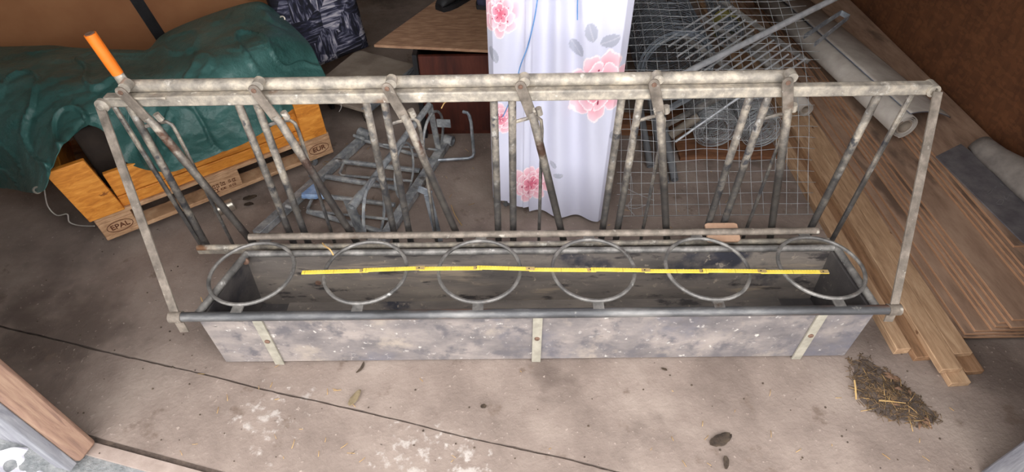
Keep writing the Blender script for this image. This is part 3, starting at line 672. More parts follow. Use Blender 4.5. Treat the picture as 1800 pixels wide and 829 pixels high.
flowers = [fpx(1052, 150) + (.108, .2), fpx(934, 320) + (.078, .6), fpx(880, 22) + (.068, .3), fpx(880, 205) + (.058, .8), fpx(1080, -70) + (.08, .1)]
leaves = [fpx(1040, 55) + (.036, 1.9), fpx(1073, 70) + (.038, .5), fpx(1013, 85) + (.036, 2.3), fpx(868, 95) + (.03, 2.0), fpx(973, 284) + (.02, 2.2), fpx(982, 302) + (.022, .1), fpx(866, 270) + (.02, 1.2), fpx(1078, 240) + (.024, 1.9)]
def cloth_col(x, z):
    c = V((212, 212, 230))
    for (lx, lz, R_, an) in leaves:
        dx, dz = x - lx, z - lz; a_ = dx * math.cos(an) + dz * math.sin(an); b_ = -dx * math.sin(an) + dz * math.cos(an)
        wd_ = R_ * .62 * max(0, 1 - (a_ / R_) ** 2) ** .7
        if abs(a_) < R_ and abs(b_) < wd_:
            c = V((176, 178, 194)) if abs(b_) > R_ * .05 else V((196, 196, 208))
    for (fx, fz, R_, s_) in flowers:
        q = shade_flower(x, z, fx, fz, R_, s_)
        if q is not None: c = q
    return lin((c.x, c.y, c.z))
NU, NV = 300, 320
def cl_pt(s):
    for i in range(len(path) - 1):
        if s <= cum[i + 1] + 1e-6: return path[i].lerp(path[i + 1], (s - cum[i]) / (cum[i + 1] - cum[i])), i
vs = []; cols_ = []
for j in range(NV):
    for i in range(NU):
        # most columns on the front face
        u = i / (NU - 1)
        s_ = cum[1] * .6 + u * (cum[4] - cum[1] + (cum[5] - cum[4]) * .4 + cum[1] * .4)
        p, seg = cl_pt(s_); x = (p - kl).dot(kd)
        xr = x / KW
        hem = .075 if xr < .13 else (.068 if xr < .33 else .032 - .012 * (xr - .33))
        z = hem + (ZT - hem) * j / (NV - 1)
        fr = 1.0 if seg in (1, 2, 3) else .35
        hz_ = (z / ZT)
        cx = .245 + .05 * (1 - hz_)                    # gathered pleats fan out from the top middle
        sp = .03 + .10 * (1 - hz_)
        t = (x - cx + .02) / (sp + .02)
        d = 0.0
        if abs(t) < 3: d += .020 * math.exp(-(t * t) * .25) * math.sin(t * 5.2 + .6)
        t2 = (x - (.13 - .12 * (1 - hz_))) / .035; d += .018 * math.exp(-t2 * t2) * (.3 + .7 * hz_)
        t3 = (x - (.40 + .04 * (1 - hz_) ** 2)) / .05; d += .012 * math.exp(-t3 * t3) * (1 - hz_ * .5)
        d += .004 * noise.noise(V((x * 6, z * 3, 1)))
        if xr < .33 and xr > .28: d += .006
        d += .012 * (1 - hz_) ** 3 + .004
        p = p - kb * d * fr + ZU * z
        vs.append(p); cols_.append(cloth_col(x + (kl - p).dot(V((0, 0, 0))), z) if seg in (1, 2, 3) else lin((212, 212, 230)))
mb = MB(); k0 = len(vs)
fs = [(j * NU + i, j * NU + i + 1, (j + 1) * NU + i + 1, (j + 1) * NU + i) for j in range(NV - 1) for i in range(NU - 1)]
topring = [(NV - 1) * NU + i for i in range(NU)]
mb.add(vs, fs); mb.f.append(tuple(topring))
SH = mb.build('floral_sheet', 'print', loc=tuple(kl), angle=180)
ca = SH.data.color_attributes.new('print', 'FLOAT_COLOR', 'POINT')
ca.data.foreach_set('color', [x for c in cols_ for x in c])
tag(SH, 'white sheet printed with pink peonies draped over a wheeled cabinet', 'sheet')
def on_cloth(px, py): return PP(px, py, kl - kb * .03, kb)
st = spline([on_cloth(947, -20), on_cloth(940, 30), on_cloth(928, 80), on_cloth(915, 115), on_cloth(906, 150), on_cloth(893, 185), on_cloth(884, 205)], 30)
tag(MB().tube(st, .0022, 6).build('cord', 'blue_string', loc=tuple(st[15])), 'thin blue cord hanging down the white floral sheet', 'cord')
st = spline([on_cloth(1016, -20), on_cloth(1015, 10), on_cloth(1015, 35)], 10)
tag(MB().tube(st, .002, 6).build('cord', 'blue_string', loc=tuple(st[5])), 'short blue cord end above the largest peony on the sheet', 'cord')

# ================================================================== SPARE FEEDER FRAME ON THE FLOOR
SF = thing('spare_barrier_frame', 'galvanised barrier frame with hoops lying on the floor behind the feeder', 'metal frame', tuple(P(640, 330, z=0)))
def fr(name, pts, r, mat='zinc_pale', n=8): return MB().tube([P(x, y, z=z) for x, y, z in pts], r, n).build(name, mat, SF)
def fb(name, a, b, w_, t, mat='zinc_pale', wv=(1, 0, 0)): return MB().bar(P(*a[:2], z=a[2]), P(*b[:2], z=b[2]), wv, w_, t).build(name, mat, SF, bevel=.002)
fb('rail', (452, 412, .022), (640, 242, .022), .042, .036, 'zinc_pale')
fb('rail', (668, 430, .022), (786, 248, .022), .045, .036, 'zinc_pale')
a, b = P(633, 232, z=.04), P(652, 240, z=.04); MB().pipe(a, b, .028, .021).build('socket', 'zinc_pale', SF)
a, b = P(778, 244, z=.04), P(796, 248, z=.04); MB().pipe(a, b, .028, .021).build('socket', 'zinc_pale', SF)
for p0, p1, r in (((642, 247, .03), (742, 275, .03), .010), ((674, 254, .05), (769, 263, .05), .006), ((590, 282, .035), (738, 300, .035), .013),
                  ((573, 310, .03), (705, 332, .03), .014), ((568, 344, .035), (694, 360, .035), .012), ((541, 371, .02), (676, 409, .02), .013)):
    fr('crossbar', [p0, p1], r)
fr('guide_rod', [(604, 287, .035), (597, 304, .03), (600, 308, .03), (725, 318, .03)], .007)
fr('guide_rod', [(549, 348, .035), (541, 366, .03), (546, 371, .03), (684, 385, .03)], .007)
sa, sb_ = P(621, 360, z=.205), P(755, 184, z=.30)
MB().tube([sa, sb_], .0155, 10).build('strut', 'zinc_pale', SF)
MB().pipe(sa - (sb_ - sa) * .02, sa + (sb_ - sa) * .10, .020, .0165).build('strut_collar', 'zinc_pale', SF)
MB().bar(P(612, 352, z=.20), P(638, 418, z=.0), (1, -.4, 0), .05, .006).build('end_plate', 'zinc_pale', SF)
MB().bar(P(755, 183, z=.30), P(773, 272, z=.0), (1, -.4, 0), .03, .008).build('end_plate', 'zinc_pale', SF)
MB().bar(P(768, 216, z=.20), P(792, 217, z=.20), (0, 0, 1), .045, .005).build('end_tab', 'zinc_pale', SF)
def hoop(px, py, z, R_, az, r=.0065, sx=1.0):
    c = P(px, py, z=z); h = V((math.cos(az), math.sin(az), 0)); n = 40
    MB().tube([c + h * (math.cos(2 * math.pi * i / n) * R_ * sx) + ZU * (math.sin(2 * math.pi * i / n) * R_) for i in range(n)], r, 7, closed=True).build('hoop', 'zinc_pale', SF)
hoop(658, 370, .145, .14, math.radians(84), .007)
hoop(711, 300, .135, .13, math.radians(80), .006)
hoop(762, 238, .14, .12, math.radians(72), .007)
fr('hook', [(758, 282, .03), (824, 278, .03), (831, 275, .035), (833, 268, .05), (828, 215, .22), (825, 203, .255), (822, 198, .265), (814, 196, .265)], .0085, 'galv_blue')
h0_, h1_, h2_ = P(772, 424, z=0.0), P(752, 341, z=.235), P(735, 331, z=.25)
MB().bar(h0_, h1_, (1, 0, 0), .034, .008).build('angle_hook', 'galv_blue', SF, bevel=.002); MB().bar(h1_ + V((.016, 0, .0)), h2_, (0, .3, 1), .03, .008).build('angle_hook', 'galv_blue', SF, bevel=.002)
fr('clamp', [(503, 362, .05), (522, 366, .05), (526, 372, .04)], .010, 'zinc_pale'); fr('clamp', [(545, 308, .05), (558, 314, .05), (556, 322, .04)], .010, 'zinc_pale'); fr('clamp', [(622, 238, .06), (640, 244, .06)], .009, 'zinc_pale')
# crumpled blue bag on it
mb = MB()
ends = [P(562, 322, z=.06), P(532, 345, z=.06), P(572, 346, z=.05)]
for a, b in ((ends[0], ends[1]), (ends[1], ends[2]), (ends[0], ends[2])):
    pts = [a.lerp(b, i / 9) + V((noise.noise(a * 5 + V((i, 0, 0))) * .008, noise.noise(a * 5 + V((0, i, 0))) * .008, .004)) for i in range(10)]
    mb.tube(pts, [.012 + .007 * abs(noise.noise(V((i * .9, a.x * 9, b.y * 7)))) for i in range(10)], 7)
mb.prism([ends[0] + ZU * .01, ends[1] + ZU * .01, ends[2] + ZU * .01], ZU * .006)
tag(mb.build('plastic_bag', 'blue_plastic', loc=tuple(ends[1])), 'blue plastic scrap wrapped on the floor frame corner', 'plastic scrap')

# small tin and leaves near the pallet
a, b = P(376, 371, z=.028), P(409, 358, z=.028)
tc_ = thing('tin_can', 'small shiny tin lying on the floor before the pallet', 'can', ((a.x + b.x) / 2, (a.y + b.y) / 2, 0))
MB().lathe(a, b - a, [(0, .022), (.002, .028), ((b - a).length - .002, .028), ((b - a).length, .022)], 20).build('can_body', 'tin', tc_)
MB().ring(a, .027, .0025, b - a, 20, 6).build('can_rim', 'tin', tc_); MB().ring(b, .027, .0025, b - a, 20, 6).build('can_rim', 'tin', tc_)
def leaf(name, label, pts, wdt, mat, group=None, curl=.008):
    pts = [V((p.x, p.y, 0)) for p in (P(x, y, z=0) for x, y in pts)]; ln = spline(pts, 12); vs = []
    for i, p in enumerate(ln):
        t = i / 11; d = (ln[min(i + 1, 11)] - ln[max(i - 1, 0)]).normalized(); nn = V((-d.y, d.x, 0)); w_ = wdt * (math.sin(math.pi * min(1, t * .92 + .06)) ** .7) * (1 + .25 * noise.noise(V((i * .8, wdt * 90, 0))))
        zz = .004 + curl * .3 * abs(noise.noise(V((i * .5, 3, wdt * 50))))
        vs += [p - nn * w_ + ZU * (zz + curl), p + ZU * zz, p + nn * w_ + ZU * (zz + curl * .7)]
    m_ = MB().add(vs, [f for i in range(11) for f in ((3 * i, 3 * i + 1, 3 * i + 4, 3 * i + 3), (3 * i + 1, 3 * i + 2, 3 * i + 5, 3 * i + 4))])
    return tag(m_.build(name, mat, loc=tuple(ln[5]), thick=.0015, angle=180), label, 'leaf', group)
leaf('dry_leaf', 'pale curled dry leaf on the floor crack in front of the trough', [(615, 714), (624, 702), (634, 687)], .014, 'leaf')
leaf('dry_leaf', 'thin black strip of leaf touching the trough front bottom', [(627, 656), (636, 648), (640, 637)], .005, 'leaf_d', curl=.003)
leaf('dry_leaf', 'wrinkled brown leaf on the floor at lower right of centre', [(1248, 782), (1266, 775), (1283, 764)], .02, 'leaf_d')
leaf('dry_leaf', 'small dark leaf below the wrinkled brown leaf at the bottom edge', [(1275, 825), (1276, 812), (1274, 802)], .008, 'leaf_d', curl=.004)
leaf('dry_leaf', 'tiny dark leaf on bare concrete right of the trough centre strip', [(1162, 648), (1168, 650), (1172, 652)], .005, 'leaf_d', curl=.003)
leaf('dry_leaf', 'dark leaf on the floor beside the tin can', [(428, 352), (440, 350), (452, 346)], .018, 'leaf_d')
leaf('dry_leaf', 'dark leaf below the leaf beside the tin can', [(430, 362), (440, 361), (446, 360)], .014, 'leaf_d')
leaf('dry_leaf', 'small olive leaf on the floor below the trough middle', [(845, 716), (850, 715), (855, 714)], .008, 'leaf_d', curl=.004)

# ================================================================== PLANKS AND BOARDS ON THE RIGHT
def plank(label, x0, x1, y0, y1, z0, z1, mat, cat='plank', name='wood_plank', skew=0.0, group=None, bevel=.0025):
    m_ = MB().prism([(x0, y0, z0), (x1, y0 + .004, z0), (x1 + skew, y1, z0), (x0 + skew, y1, z0)], (0, 0, z1 - z0))
    return tag(m_.build(name, mat, loc=((x0 + x1) / 2, y0, z0), bevel=bevel), label, cat, group)
GP = 'rough planks beside the feeder'
plank('bright rough plank nearest the feeder, its end by the trough corner', 1.392, 1.447, 1.165, 4.3, 0, .034, 'plank', group=GP)
plank('dull rough plank on the floor just right of the outermost bright plank', 1.45, 1.517, 1.135, 4.3, 0, .026, 'plank_d', group=GP)
plank('lowest plank with the end furthest toward the litter heap', 1.52, 1.592, 1.03, 4.2, 0, .024, 'plank', group=GP)
plank('dark lower plank end showing under the short-ended plank', 1.594, 1.665, 1.075, 4.2, 0, .024, 'plank_d', group=GP)
plank('knotty bright plank lying on top, reaching furthest into the foreground', 1.497, 1.572, 1.07, 4.2, .0245, .049, 'plank', group=GP)
plank('bright plank on top with a broken end beside the knotty plank', 1.575, 1.645, 1.135, 4.2, .0245, .047, 'plank', group=GP)
# stepped stack of thin grooved boards
ords = ['first', 'second', 'third', 'fourth', 'fifth', 'sixth', 'seventh', 'eighth', 'ninth', 'tenth', 'eleventh', 'twelfth', 'thirteenth']
steps = [(1.672, 1.30), (1.652, 1.215), (1.666, 1.222), (1.700, 1.228), (1.752, 1.222), (1.764, 1.23), (1.776, 1.24), (1.796, 1.21), (1.810, 1.235), (1.945, 1.215), (1.958, 1.245), (1.972, 1.225), (1.99, 1.56)]
zt = 0.0
for i, (x0, y0) in enumerate(steps):
    th = .024 if i == 0 else .011
    plank('brown thin board, its left edge the %s step up from the rough planks' % ords[i], x0, 2.335, y0, 4.25, zt, zt + th - .0006, 'thin', 'board', 'thin_board', group='stacked thin boards', bevel=.0015)
    zt += th
ST = zt - .0006
# lino rolls
def roll(name, label, cat, end, d, L_, r, mat, inner, turns=2.2, flap=0):
    d = V(d).normalized(); _, a, b = basis(d); up = ZU; side = d.cross(up).normalized(); n = int(26 * turns)
    o = thing(name, label, cat, tuple(end)); c = V(end); prof = []
    for i in range(n + 1):
        an = 2 * math.pi * turns * i / n; rr = r * (1 - .36 * i / n); prof.append(c + side * (math.cos(an - 1.57) * rr) + up * (math.sin(an - 1.57) * rr))
    m_ = MB(); vs = []
    for p in prof: vs += [p, p + d * L_]
    m_.add(vs, [(2 * i, 2 * i + 1, 2 * i + 3, 2 * i + 2) for i in range(n)]); m_.build('rolled_sheet', mat, o, thick=.0025, angle=60)
    MB().pipe(c + d * .004, c + d * (L_ - .004), r * .60, r * .50, 20).build('core_tube', 'ply_grey', o); MB().lathe(c + d * .22, d, [(0, r * .5), (.004, r * .5)], 20).build('core_shade_disc', 'darkvoid', o)  # dark disc added inside the hollow core, its colour stands in for shade
    if flap:
        m_ = MB(); vs = []
        for i in range(10):
            t = i / 9; q = c - up * r * math.cos(t * .6) + side * (flap * t) + up * (.045 * t * t)
            vs += [q + d * .0, q + d * L_]
        m_.add(vs, [(2 * i, 2 * i + 1, 2 * i + 3, 2 * i + 2) for i in range(9)]); m_.build('loose_flap', inner, o, thick=.003)
    return o
e = P(1417, 192, z=.095); e.z = .049 + .042
roll('lino_roll', 'thin grey lino roll end lying on the rough planks behind the wire mesh', 'roll', e, (-.06, 1, 0), 1.3, .04, 'rubber_roll', 'lino_in', 2.0)
e = P(1590, 224, z=ST + .062); e.z = ST + .064
roll('lino_roll', 'large light grey lino roll on the brown boards along the right wall', 'roll', e, (-.13, 1, 0), 1.75, .062, 'rubber_roll', 'lino_in', 2.6)
LS = thing('lino_sheet', 'grey lino offcut arching from the large roll down to the wall', 'sheet', tuple(e))
for nm, mt, dz in (('top_face', 'rubber_roll', 0.0), ('under_face', 'lino_in', -.0045)):
    fl = MB(); vs = []
    for i in range(16):
        t = i / 15; q = e + V((.0 + .285 * t, .012 + .09 * t, dz + .0705 - .085 * t ** 2.0))
        vs += [q, q + V((-.21, 1.62, .005))]
    fl.add(vs, [(2 * i, 2 * i + 1, 2 * i + 3, 2 * i + 2) for i in range(15)]); fl.build(nm, mt, LS, thick=.003)
# dark felt sheet with hump
fp = [(1644, 276), (1688, 254), (1800, 338), (1870, 395), (1870, 480), (1795, 425)]
fz = ST + .002
tag(MB().prism([P(x, y, z=fz) for x, y in fp], ZU * .005).build('felt_sheet', 'felt', loc=tuple(P(1700, 300, z=fz))), 'dark grey felt sheet lying flat on the brown boards', 'sheet')
ha, hb = P(1700, 262, z=fz), V((2.20, 1.25, fz))
m_ = MB(); vs = []; nn = 14; mm = 16
hd = (hb - ha).normalized(); hs = V((-hd.y, hd.x, 0)); hs = hs if hs.x > 0 else -hs
def hump(u, v):
    r = .05 + .035 * min(1, v * 3); an = math.pi * (1.15 * u) ; p = ha + hd * (v * (hb - ha).length)
    bx = (1 - math.cos(an)) * r; q = p + hs * bx + ZU * (.008 + math.sin(min(an, math.pi)) * r * 1.15 + .012 * noise.noise(p * 6))
    if u > .85: q += hs * (.01 * (u - .85)) 
    return q
tag(MB().grid(hump, 18, 20).build('felt_roll', 'felt_l', loc=tuple(ha), thick=.005, angle=180), 'grey felt rolled into a hump beside the right wall', 'roll')
mk = MB()
for pts in ([(1735, 338), (1745, 330), (1742, 338), (1734, 342)], [(1746, 332), (1752, 327), (1748, 334)], [(1752, 356), (1758, 350), (1764, 352), (1760, 359), (1752, 358)], [(1765, 344), (1769, 350), (1775, 341)], [(1764, 326), (1758, 322)]):
    mk.tube(spline([P(x, y, z=fz + .0056) for x, y in pts], 12), .0012, 4)
ck = mk.build('chalk_scribble', 'chalk', loc=tuple(P(1755, 340, z=fz))); tag(ck, 'faint chalk scribble on the dark felt sheet', 'chalk mark')

# ================================================================== WIRE AND METAL HEAP
# base boards on the floor
def brd(label, a, b, w_, z0, z1, mat='oldwood'):
    a, b = V((a[0], a[1], 0)), V((b[0], b[1], 0)); d = (b - a).normalized(); n = V((-d.y, d.x, 0))
    tag(MB().prism([(p.x, p.y, z0) for p in (a, b, b + n * w_, a + n * w_)], ZU * (z1 - z0)).build('base_board', mat, loc=tuple((a + b) / 2), bevel=.003), label, 'board')
brd('reddish old board end on the floor behind the floral sheet trolley', (.54, 2.56), (.84, 2.54), .12, 0, .07)
brd('brown board under the two small wire rolls', (.86, 2.33), (1.37, 2.33), .5, 0, .02)
# wire mesh roll builder
def wire_roll(name, label, c, d, r, ri, L_, step, mat, turns, n=26, wr=.0014, lng=20, group=None):
    d = V(d).normalized(); _, a, b = basis(d); c = V(c); o = thing(name, label, 'wire roll', tuple(c), group)
    m_ = MB(); k = max(2, int(L_ / step))
    for j in range(k + 1):
        ph = random.random() * .5; tt = turns; N = int(n * tt); jit = random.uniform(-.003, .003)
        pts = []
        for i in range(N + 1):
            f = i / N; rr = ri + (r - ri) * f + .002 * noise.noise(V((i * .45, j * .13, r * 40))); an = 2 * math.pi * tt * f + ph
            pts.append(c + d * (j * step + jit + .004 * noise.noise(V((i * .3, j * 3.1, 0)))) + a * (math.cos(an) * rr) + b * (math.sin(an) * rr))
        m_.tube(pts, wr, 3, caps=False)
    for q in range(int(lng / 6)): m_.ring(c + d * (.002 * q), ri + (r - ri) * (q / max(1, int(lng / 6) - 1)) + .003 * (q % 2), wr * 1.25, d, 40, 4)
    w1_ = m_.build('coil_wire', mat, o, angle=180); w1_['kind'] = 'stuff'
    m_ = MB()
    for i in range(lng):
        an = 2 * math.pi * i / lng; rr = ri + (r - ri) * random.random() if i % 2 else r
        p = c + a * (math.cos(an) * rr) + b * (math.sin(an) * rr); m_.tube([p, p + d * L_], wr, 3, caps=False)
    w2_ = m_.build('length_wire', mat, o, angle=180); w2_['kind'] = 'stuff'
    return o
e = P(1258, 228, z=.129); r_ = .107
wire_roll('wire_roll', 'left one of the two small galvanised wire rolls lying side by side', (e.x, e.y, .022 + r_), (.02, 1, .02), r_, .062, .36, .03, 'wire', 7, group='small wire rolls')
e = P(1338, 230, z=.125)
wire_roll('wire_roll', 'right one of the two small wire rolls, beside the planks', (e.x + .005, e.y, .022 + .1), (-.02, 1, .02), .10, .06, .36, .03, 'wire', 6, group='small wire rolls')
e = P(1190, 112, z=.31)
wire_roll('wire_roll', 'big loose dark wire roll lying beside the floral sheet', (e.x, e.y, .29), (.0, 1, .02), .20, .165, 1.1, .032, 'wire_dark', 3.2, n=30, wr=.0022, lng=34)
e = P(1276, 68, z=.42) + V((.03, .02, 0))
NR = wire_roll('wire_roll', 'narrow dark wire roll with a yellow-green band behind the metal bars', (e.x, e.y, .42), (.05, 1, .1), .065, .035, .5, .02, 'wire_dark', 3, n=20)
MB().pipe(V((e.x, e.y + .08, .428)), V((e.x + .006, e.y + .16, .436)), .069, .067, 20).build('band', 'moss', NR)

# leaning curved grid panel (welded wire), every wire its own part
prof = [V((0, 1.915, .004)), V((0, 2.06, .13)), V((0, 2.22, .285)), V((0, 2.45, .43)), V((0, 2.75, .535)), V((0, 3.1, .62)), V((0, 3.5, .70))]
plen = [0]
pf = spline(prof, 80)
for a, b in zip(pf[:-1], pf[1:]): plen.append(plen[-1] + (b - a).length)
def prof_at(s):
    for i in range(len(pf) - 1):
        if s <= plen[i + 1]: return pf[i].lerp(pf[i + 1], (s - plen[i]) / (plen[i + 1] - plen[i]))
    return pf[-1]
GX0, GX1 = .50, 1.36
def gpt(x, s):
    p = prof_at(s); wv = .010 * noise.noise(V((x * 5, s * 3, 2))) * min(1, s * 4)
    xr_ = x + .05 * s * (1 if x > 1.2 else .0) + .012 * noise.noise(V((x * 3, s * 2.5, 7)))
    return V((xr_, p.y + wv, p.z + wv * .8 + .02 * max(0, x - 1.1) * min(1, s)))
WM = thing('wire_grid_panel', 'curved welded wire grid leaning over the wire rolls', 'wire mesh', (.93, 1.915, 0))
stot = plen[-1]; nc = 17; step = (GX1 - GX0) / nc
for i in range(nc + 1):
    x = GX0 + step * i; e_ = stot - .06 * random.random()
    b_ = random.uniform(-.004, .004); MB().tube([gpt(x + b_ * math.sin(s * 5), s) for s in [e_ * q / 24 for q in range(25)]], .0014, 4).build('wire', 'wire', WM, angle=180)
ns = int(stot / .05)
for j in range(ns + 1):
    s = j * .05 + .002; x1 = GX1 + random.uniform(.0, .045) + (.05 if s > .7 else 0)
    MB().tube([gpt(GX0 - .015 + (x1 - GX0 + .015) * q / 18, s) for q in range(19)], .0014, 4).build('wire', 'wire', WM, angle=180)
for pts in ([(1110, 310, .05), (1112, 345, .03), (1104, 362, .02), (1115, 378, .01)], [(1100, 330, .05), (1120, 340, .05), (1150, 352, .03)], [(1100, 362, .02), (1118, 366, .02), (1140, 358, .03)]):
    MB().tube(spline([P(x, y, z=z) for x, y, z in pts], 14), .0014, 4).build('loose_wire', 'wire', WM)

# galvanised grate with a U handle, pipes and bars
def seg(px0, py0, z0, px1, py1, z1): return P(px0, py0, z=z0), P(px1, py1, z=z1)
GR = thing('bar_grate', 'shiny parallel bar grate with a flat U handle under the wire grid', 'grate', tuple(P(1300, 110, z=.4)))
ga, gb = seg(1318, 172, .30, 1432, 92, .40)
gdir = (gb - ga).normalized(); gacross = (P(1255, 20, z=.52) - P(1375, 105, z=.38)); ga_n = gacross.normalized()
gL = .42
for i in range(15):
    o_ = ga + gacross * (i / 12.0) - gdir * (.02 + .02 * (i % 3)); MB().tube([o_, o_ + gdir * (gL + .02 * (i % 2))], .0052, 6).build('bar', 'chrome', GR)
for f in (.18, .58, .96):
    o_ = ga + gdir * (gL * f) - ZU * .008; MB().bar(o_ - ga_n * .02, o_ + gacross * 1.2, gdir, .03, .005).build('cross_strip', 'galv_dark', GR)
u0, u1, u2, u3 = P(1432, 78, z=.40), P(1492, 30, z=.47), P(1478, 22, z=.48), P(1414, 64, z=.42)
for a, b in ((u0, u1), (u1, u2), (u2, u3)): MB().bar(a, b, ZU, .026, .006).build('handle_bar', 'galv_blue', GR)
def loose(name, label, a, b, r, mat, hollow=False, cat='pipe'):
    o = MB()
    if hollow: o.pipe(a, b, r, r * .82)
    else: o.tube([a, b], r, 12)
    tag(o.build(name, mat, loc=tuple(a)), label, cat)
loose('steel_tube', 'long bright steel tube rising to the upper right above the feeder rail', P(1195, 133, z=.46), P(1490, -14, z=.60), .0155, 'chrome')
loose('steel_rod', 'thin shiny rod slanting past the left small wire roll', P(1187, 249, z=.20), P(1335, 146, z=.42), .006, 'chrome', cat='rod')
a, b = seg(1165, 222, .15, 1290, 158, .30); tag(MB().bar(a, b, ZU, .03, .012).build('angle_iron', 'galv_dark', loc=tuple(a)), 'dull flat iron bar slanting behind the thin shiny rod', 'bar')
a, b = seg(1150, 205, .22, 1250, 150, .32); tag(MB().bar(a, b, ZU, .022, .022).build('angle_iron', 'galv_blue', loc=tuple(a)), 'upper square iron bar slanting beside the fifth lever', 'bar')
a, b = seg(1178, 238, .10, 1228, 205, .20); loose('dusty_pipe', 'dusty beige pipe below the dull flat iron bar', a, b, .022, 'beige_pipe')
def fpipe(label, px, py, r, L_, mat='pvc', dx=-.02):
    e = P(px, py, z=r); loose('plastic_pipe', label, V((e.x, e.y, r)), V((e.x + dx * L_, e.y + L_, r + .30 * L_)), r, mat, True)
fpipe('grey plastic pipe with open end nearest the feeder behind the fifth lever', 1186, 316, .0185, .55)
fpipe('grey plastic pipe just left of the nearest open pipe end', 1171, 321, .0165, .55)
fpipe('shortest grey plastic pipe closest to the floral sheet', 1143, 292, .017, .5)
# chicken wire crumple at the top
CW = thing('chicken_wire', 'crumpled chicken wire on top of the metal heap', 'wire mesh', tuple(P(1330, 12, z=.66)))
m_ = MB(); hx = .028
def cw(i, j):
    x = i * hx * .866; y = j * hx * .75
    p = V((.98 + x, 2.95 + y, .745)); n_ = noise.noise(p * 5); return p + V((.02 * noise.noise(p * 11), .02 * noise.noise(p * 9 + V((4, 0, 0))), .05 * n_ + .03 * noise.noise(p * 13)))
for j in range(0, 16):
    for i in range(0, 26):
        o_ = .5 if j % 2 else 0
        a = cw(i + o_, j); 
        m_.tube([a, cw(i + o_ + .5, j + .35)], .0013, 3, caps=False); m_.tube([cw(i + o_ + .5, j + .35), cw(i + o_ + 1, j)], .0013, 3, caps=False); m_.tube([cw(i + o_ + .5, j + .35), cw(i + o_ + .5, j + 1)], .0013, 3, caps=False)
w_ = m_.build('hexagon_wire', 'wire', CW, angle=180); w_['kind'] = 'stuff'

# ================================================================== LITTER
lc = P(1560, 690, z=0)
def inheap(px, py): return P(px, py, z=0)
m_ = MB()
def mound(u, v):
    an = 2 * math.pi * u; rr = v; sh = 1 + .16 * math.sin(3 * an + 1) + .14 * noise.noise(V((math.cos(an) * 3, math.sin(an) * 3, 4))); px = 1562 + rr * sh * (math.cos(an) * 70 + math.sin(an) * 22); py = 694 + rr * sh * (math.sin(an) * 50 + math.cos(an) * 26)
    p = P(px, py, z=0); p.z = .001 + .010 * (1 - v ** 1.5) * (.6 + .8 * abs(noise.noise(p * 18))) - (.004 if v > .97 else 0); return p
md = m_.grid(mound, 60, 24).build('litter_dirt', 'dirt', loc=tuple(lc), angle=180); md['kind'] = 'stuff'; tag(md, 'dark heap of dirt and litter on the floor at right', 'litter')
def straws(n, gen, rmin, rmax, lmin, lmax):
    m_ = MB()
    for _ in range(n):
        p, sc = gen(); an = random.uniform(0, math.pi); L_ = random.uniform(lmin, lmax) * sc; d = V((math.cos(an), math.sin(an), random.uniform(-.05, .12))) * L_ / 2
        r = random.uniform(rmin, rmax); z = max(p.z, abs(d.z) + r)
        c = V((p.x, p.y, z)); m_.tube([c - d, c + V((d.y, -d.x, 0)) * .06, c + d], r, 4)
    return m_
def g_heap():
    while True:
        u, v = random.random(), random.random() ** .6 * 1.12
        p = mound(u, v); p.z = max(0, p.z) + .003; return p, 1.0
s = straws(520, g_heap, .0006, .0015, .008, .032).build('old_litter', 'straw_d', loc=tuple(lc), angle=180); s['kind'] = 'stuff'; tag(s, 'short dark stalks mixed through the dirt heap', 'litter')
m_ = MB()
for _ in range(11):
    p, _q = g_heap(); an = random.uniform(0, 6.3); L_ = random.uniform(.008, .022); d = V((math.cos(an), math.sin(an), 0)) * L_; n_ = V((-d.y, d.x, 0)) * random.uniform(.3, .5)
    m_.add([p - d, p - n_ + ZU * .006, p + d, p + n_ + ZU * .005, p + ZU * .001], [(0, 1, 4), (1, 2, 4), (2, 3, 4), (3, 0, 4)])
s = m_.build('leaf_flakes', 'leaf_b', loc=tuple(lc), thick=.001); s['kind'] = 'stuff'; tag(s, 'curled brown leaf flakes lying in the dirt heap', 'litter')
s = straws(22, g_heap, .0008, .0013, .02, .06).build('straw_bits', 'straw', loc=tuple(lc), angle=180); s['kind'] = 'stuff'; tag(s, 'pale straw pieces strewn over the dirt heap', 'straw')
def g_floor(): 
    return P(random.uniform(300, 1700), random.uniform(640, 820), z=.002), .6
s = straws(46, g_floor, .0007, .0012, .01, .05).build('floor_straw', 'straw', loc=(0, .9, 0), angle=180); s['kind'] = 'stuff'; tag(s, 'stray straw bits scattered across the concrete in front', 'straw')
def g_back(): return P(random.uniform(560, 1300), random.uniform(250, 400), z=.002), .7
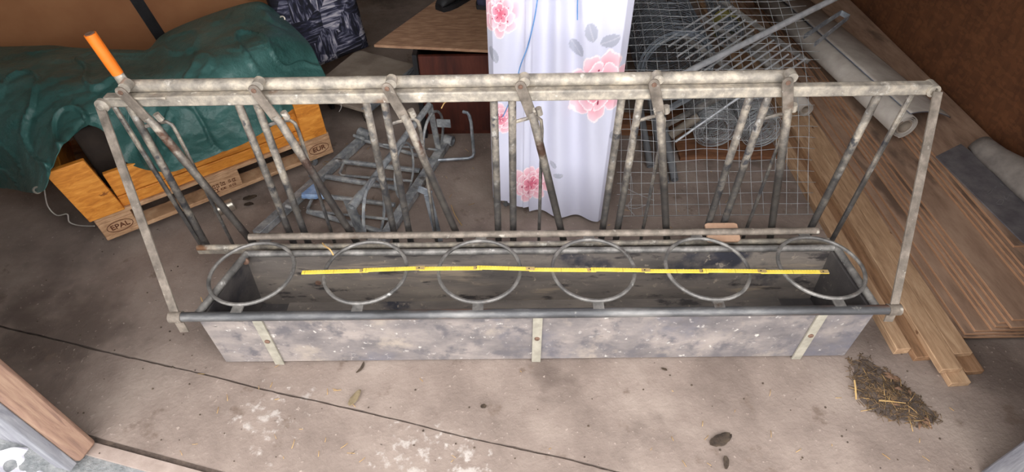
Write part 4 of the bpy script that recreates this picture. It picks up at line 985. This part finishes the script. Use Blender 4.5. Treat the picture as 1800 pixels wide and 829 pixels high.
s = straws(40, g_back, .0008, .0013, .01, .05).build('floor_straw', 'straw', loc=(0, 2.0, 0), angle=180); s['kind'] = 'stuff'; tag(s, 'stray straw bits on the floor behind the feeder', 'straw')
m_ = MB()
for _ in range(150):
    p = P(random.uniform(20, 1750), random.uniform(440, 825), z=0); r = random.uniform(.0015, .0045)
    m_.lathe((p.x, p.y, 0), (random.uniform(-.3, .3), random.uniform(-.3, .3), 1), [(0, r), (r * .6, r * .8), (r, r * .3)], 5)
s = m_.build('floor_crumbs', 'leaf_d', loc=(0, 1, 0)); s['kind'] = 'stuff'; tag(s, 'dark crumbs scattered over the concrete floor', 'crumbs')
def pale(label, pts, r=.0014):
    q = spline([P(x, y, z=z) for x, y, z in pts], 12); tag(MB().tube(q, r, 5).build('straw_stalk', 'straw', loc=tuple(q[6])), label, 'straw')
pale('bright bent straw stalk inside the left end of the trough', [(436, 518, .10), (441, 500, .12), (443, 494, .13), (456, 508, .10), (470, 511, .09)])
pale('short straw stuck on the left trough end', [(353, 522, .29), (357, 533, .29)])
pale('twisted dry stalk over the back rails at left', [(567, 427, .32), (571, 432, .33), (580, 438, .33), (586, 448, .31)], .003)
pale('longest pale straw lying across the dirt heap', [(1545, 704, .02), (1565, 705, .022), (1592, 708, .02)])
pale('thick pale straw standing at the left of the dirt heap', [(1502, 668, .02), (1504, 685, .02), (1505, 701, .015)], .003)
pale('fine straw caught under the top rail near the cabinet', [(776, 190, .80), (782, 180, .82), (790, 178, .83)], .002)
pale('reddish split straw beside the third lever', [(793, 360, .02), (800, 378, .02), (812, 396, .02)], .002)

# outside at the lower left: crumpled white sheet
def crump(u, v):
    p = P(-60 + 165 * u, 778 + 80 * v + 20 * (1 - u), z=-.05); k = min(1, 6 * min(u, 1 - u)) * min(1, 6 * min(v, 1 - v))
    p.z = -.055 + k * (.025 + .06 * abs(noise.noise(p * 9)) + .03 * noise.noise(p * 22)); return p
tag(MB().grid(crump, 40, 30).build('white_plastic_sheet', 'white_plastic', loc=tuple(P(20, 810, z=-.06)), thick=.002, angle=40), 'crumpled white plastic sheet outside at the lower left corner', 'plastic sheet')
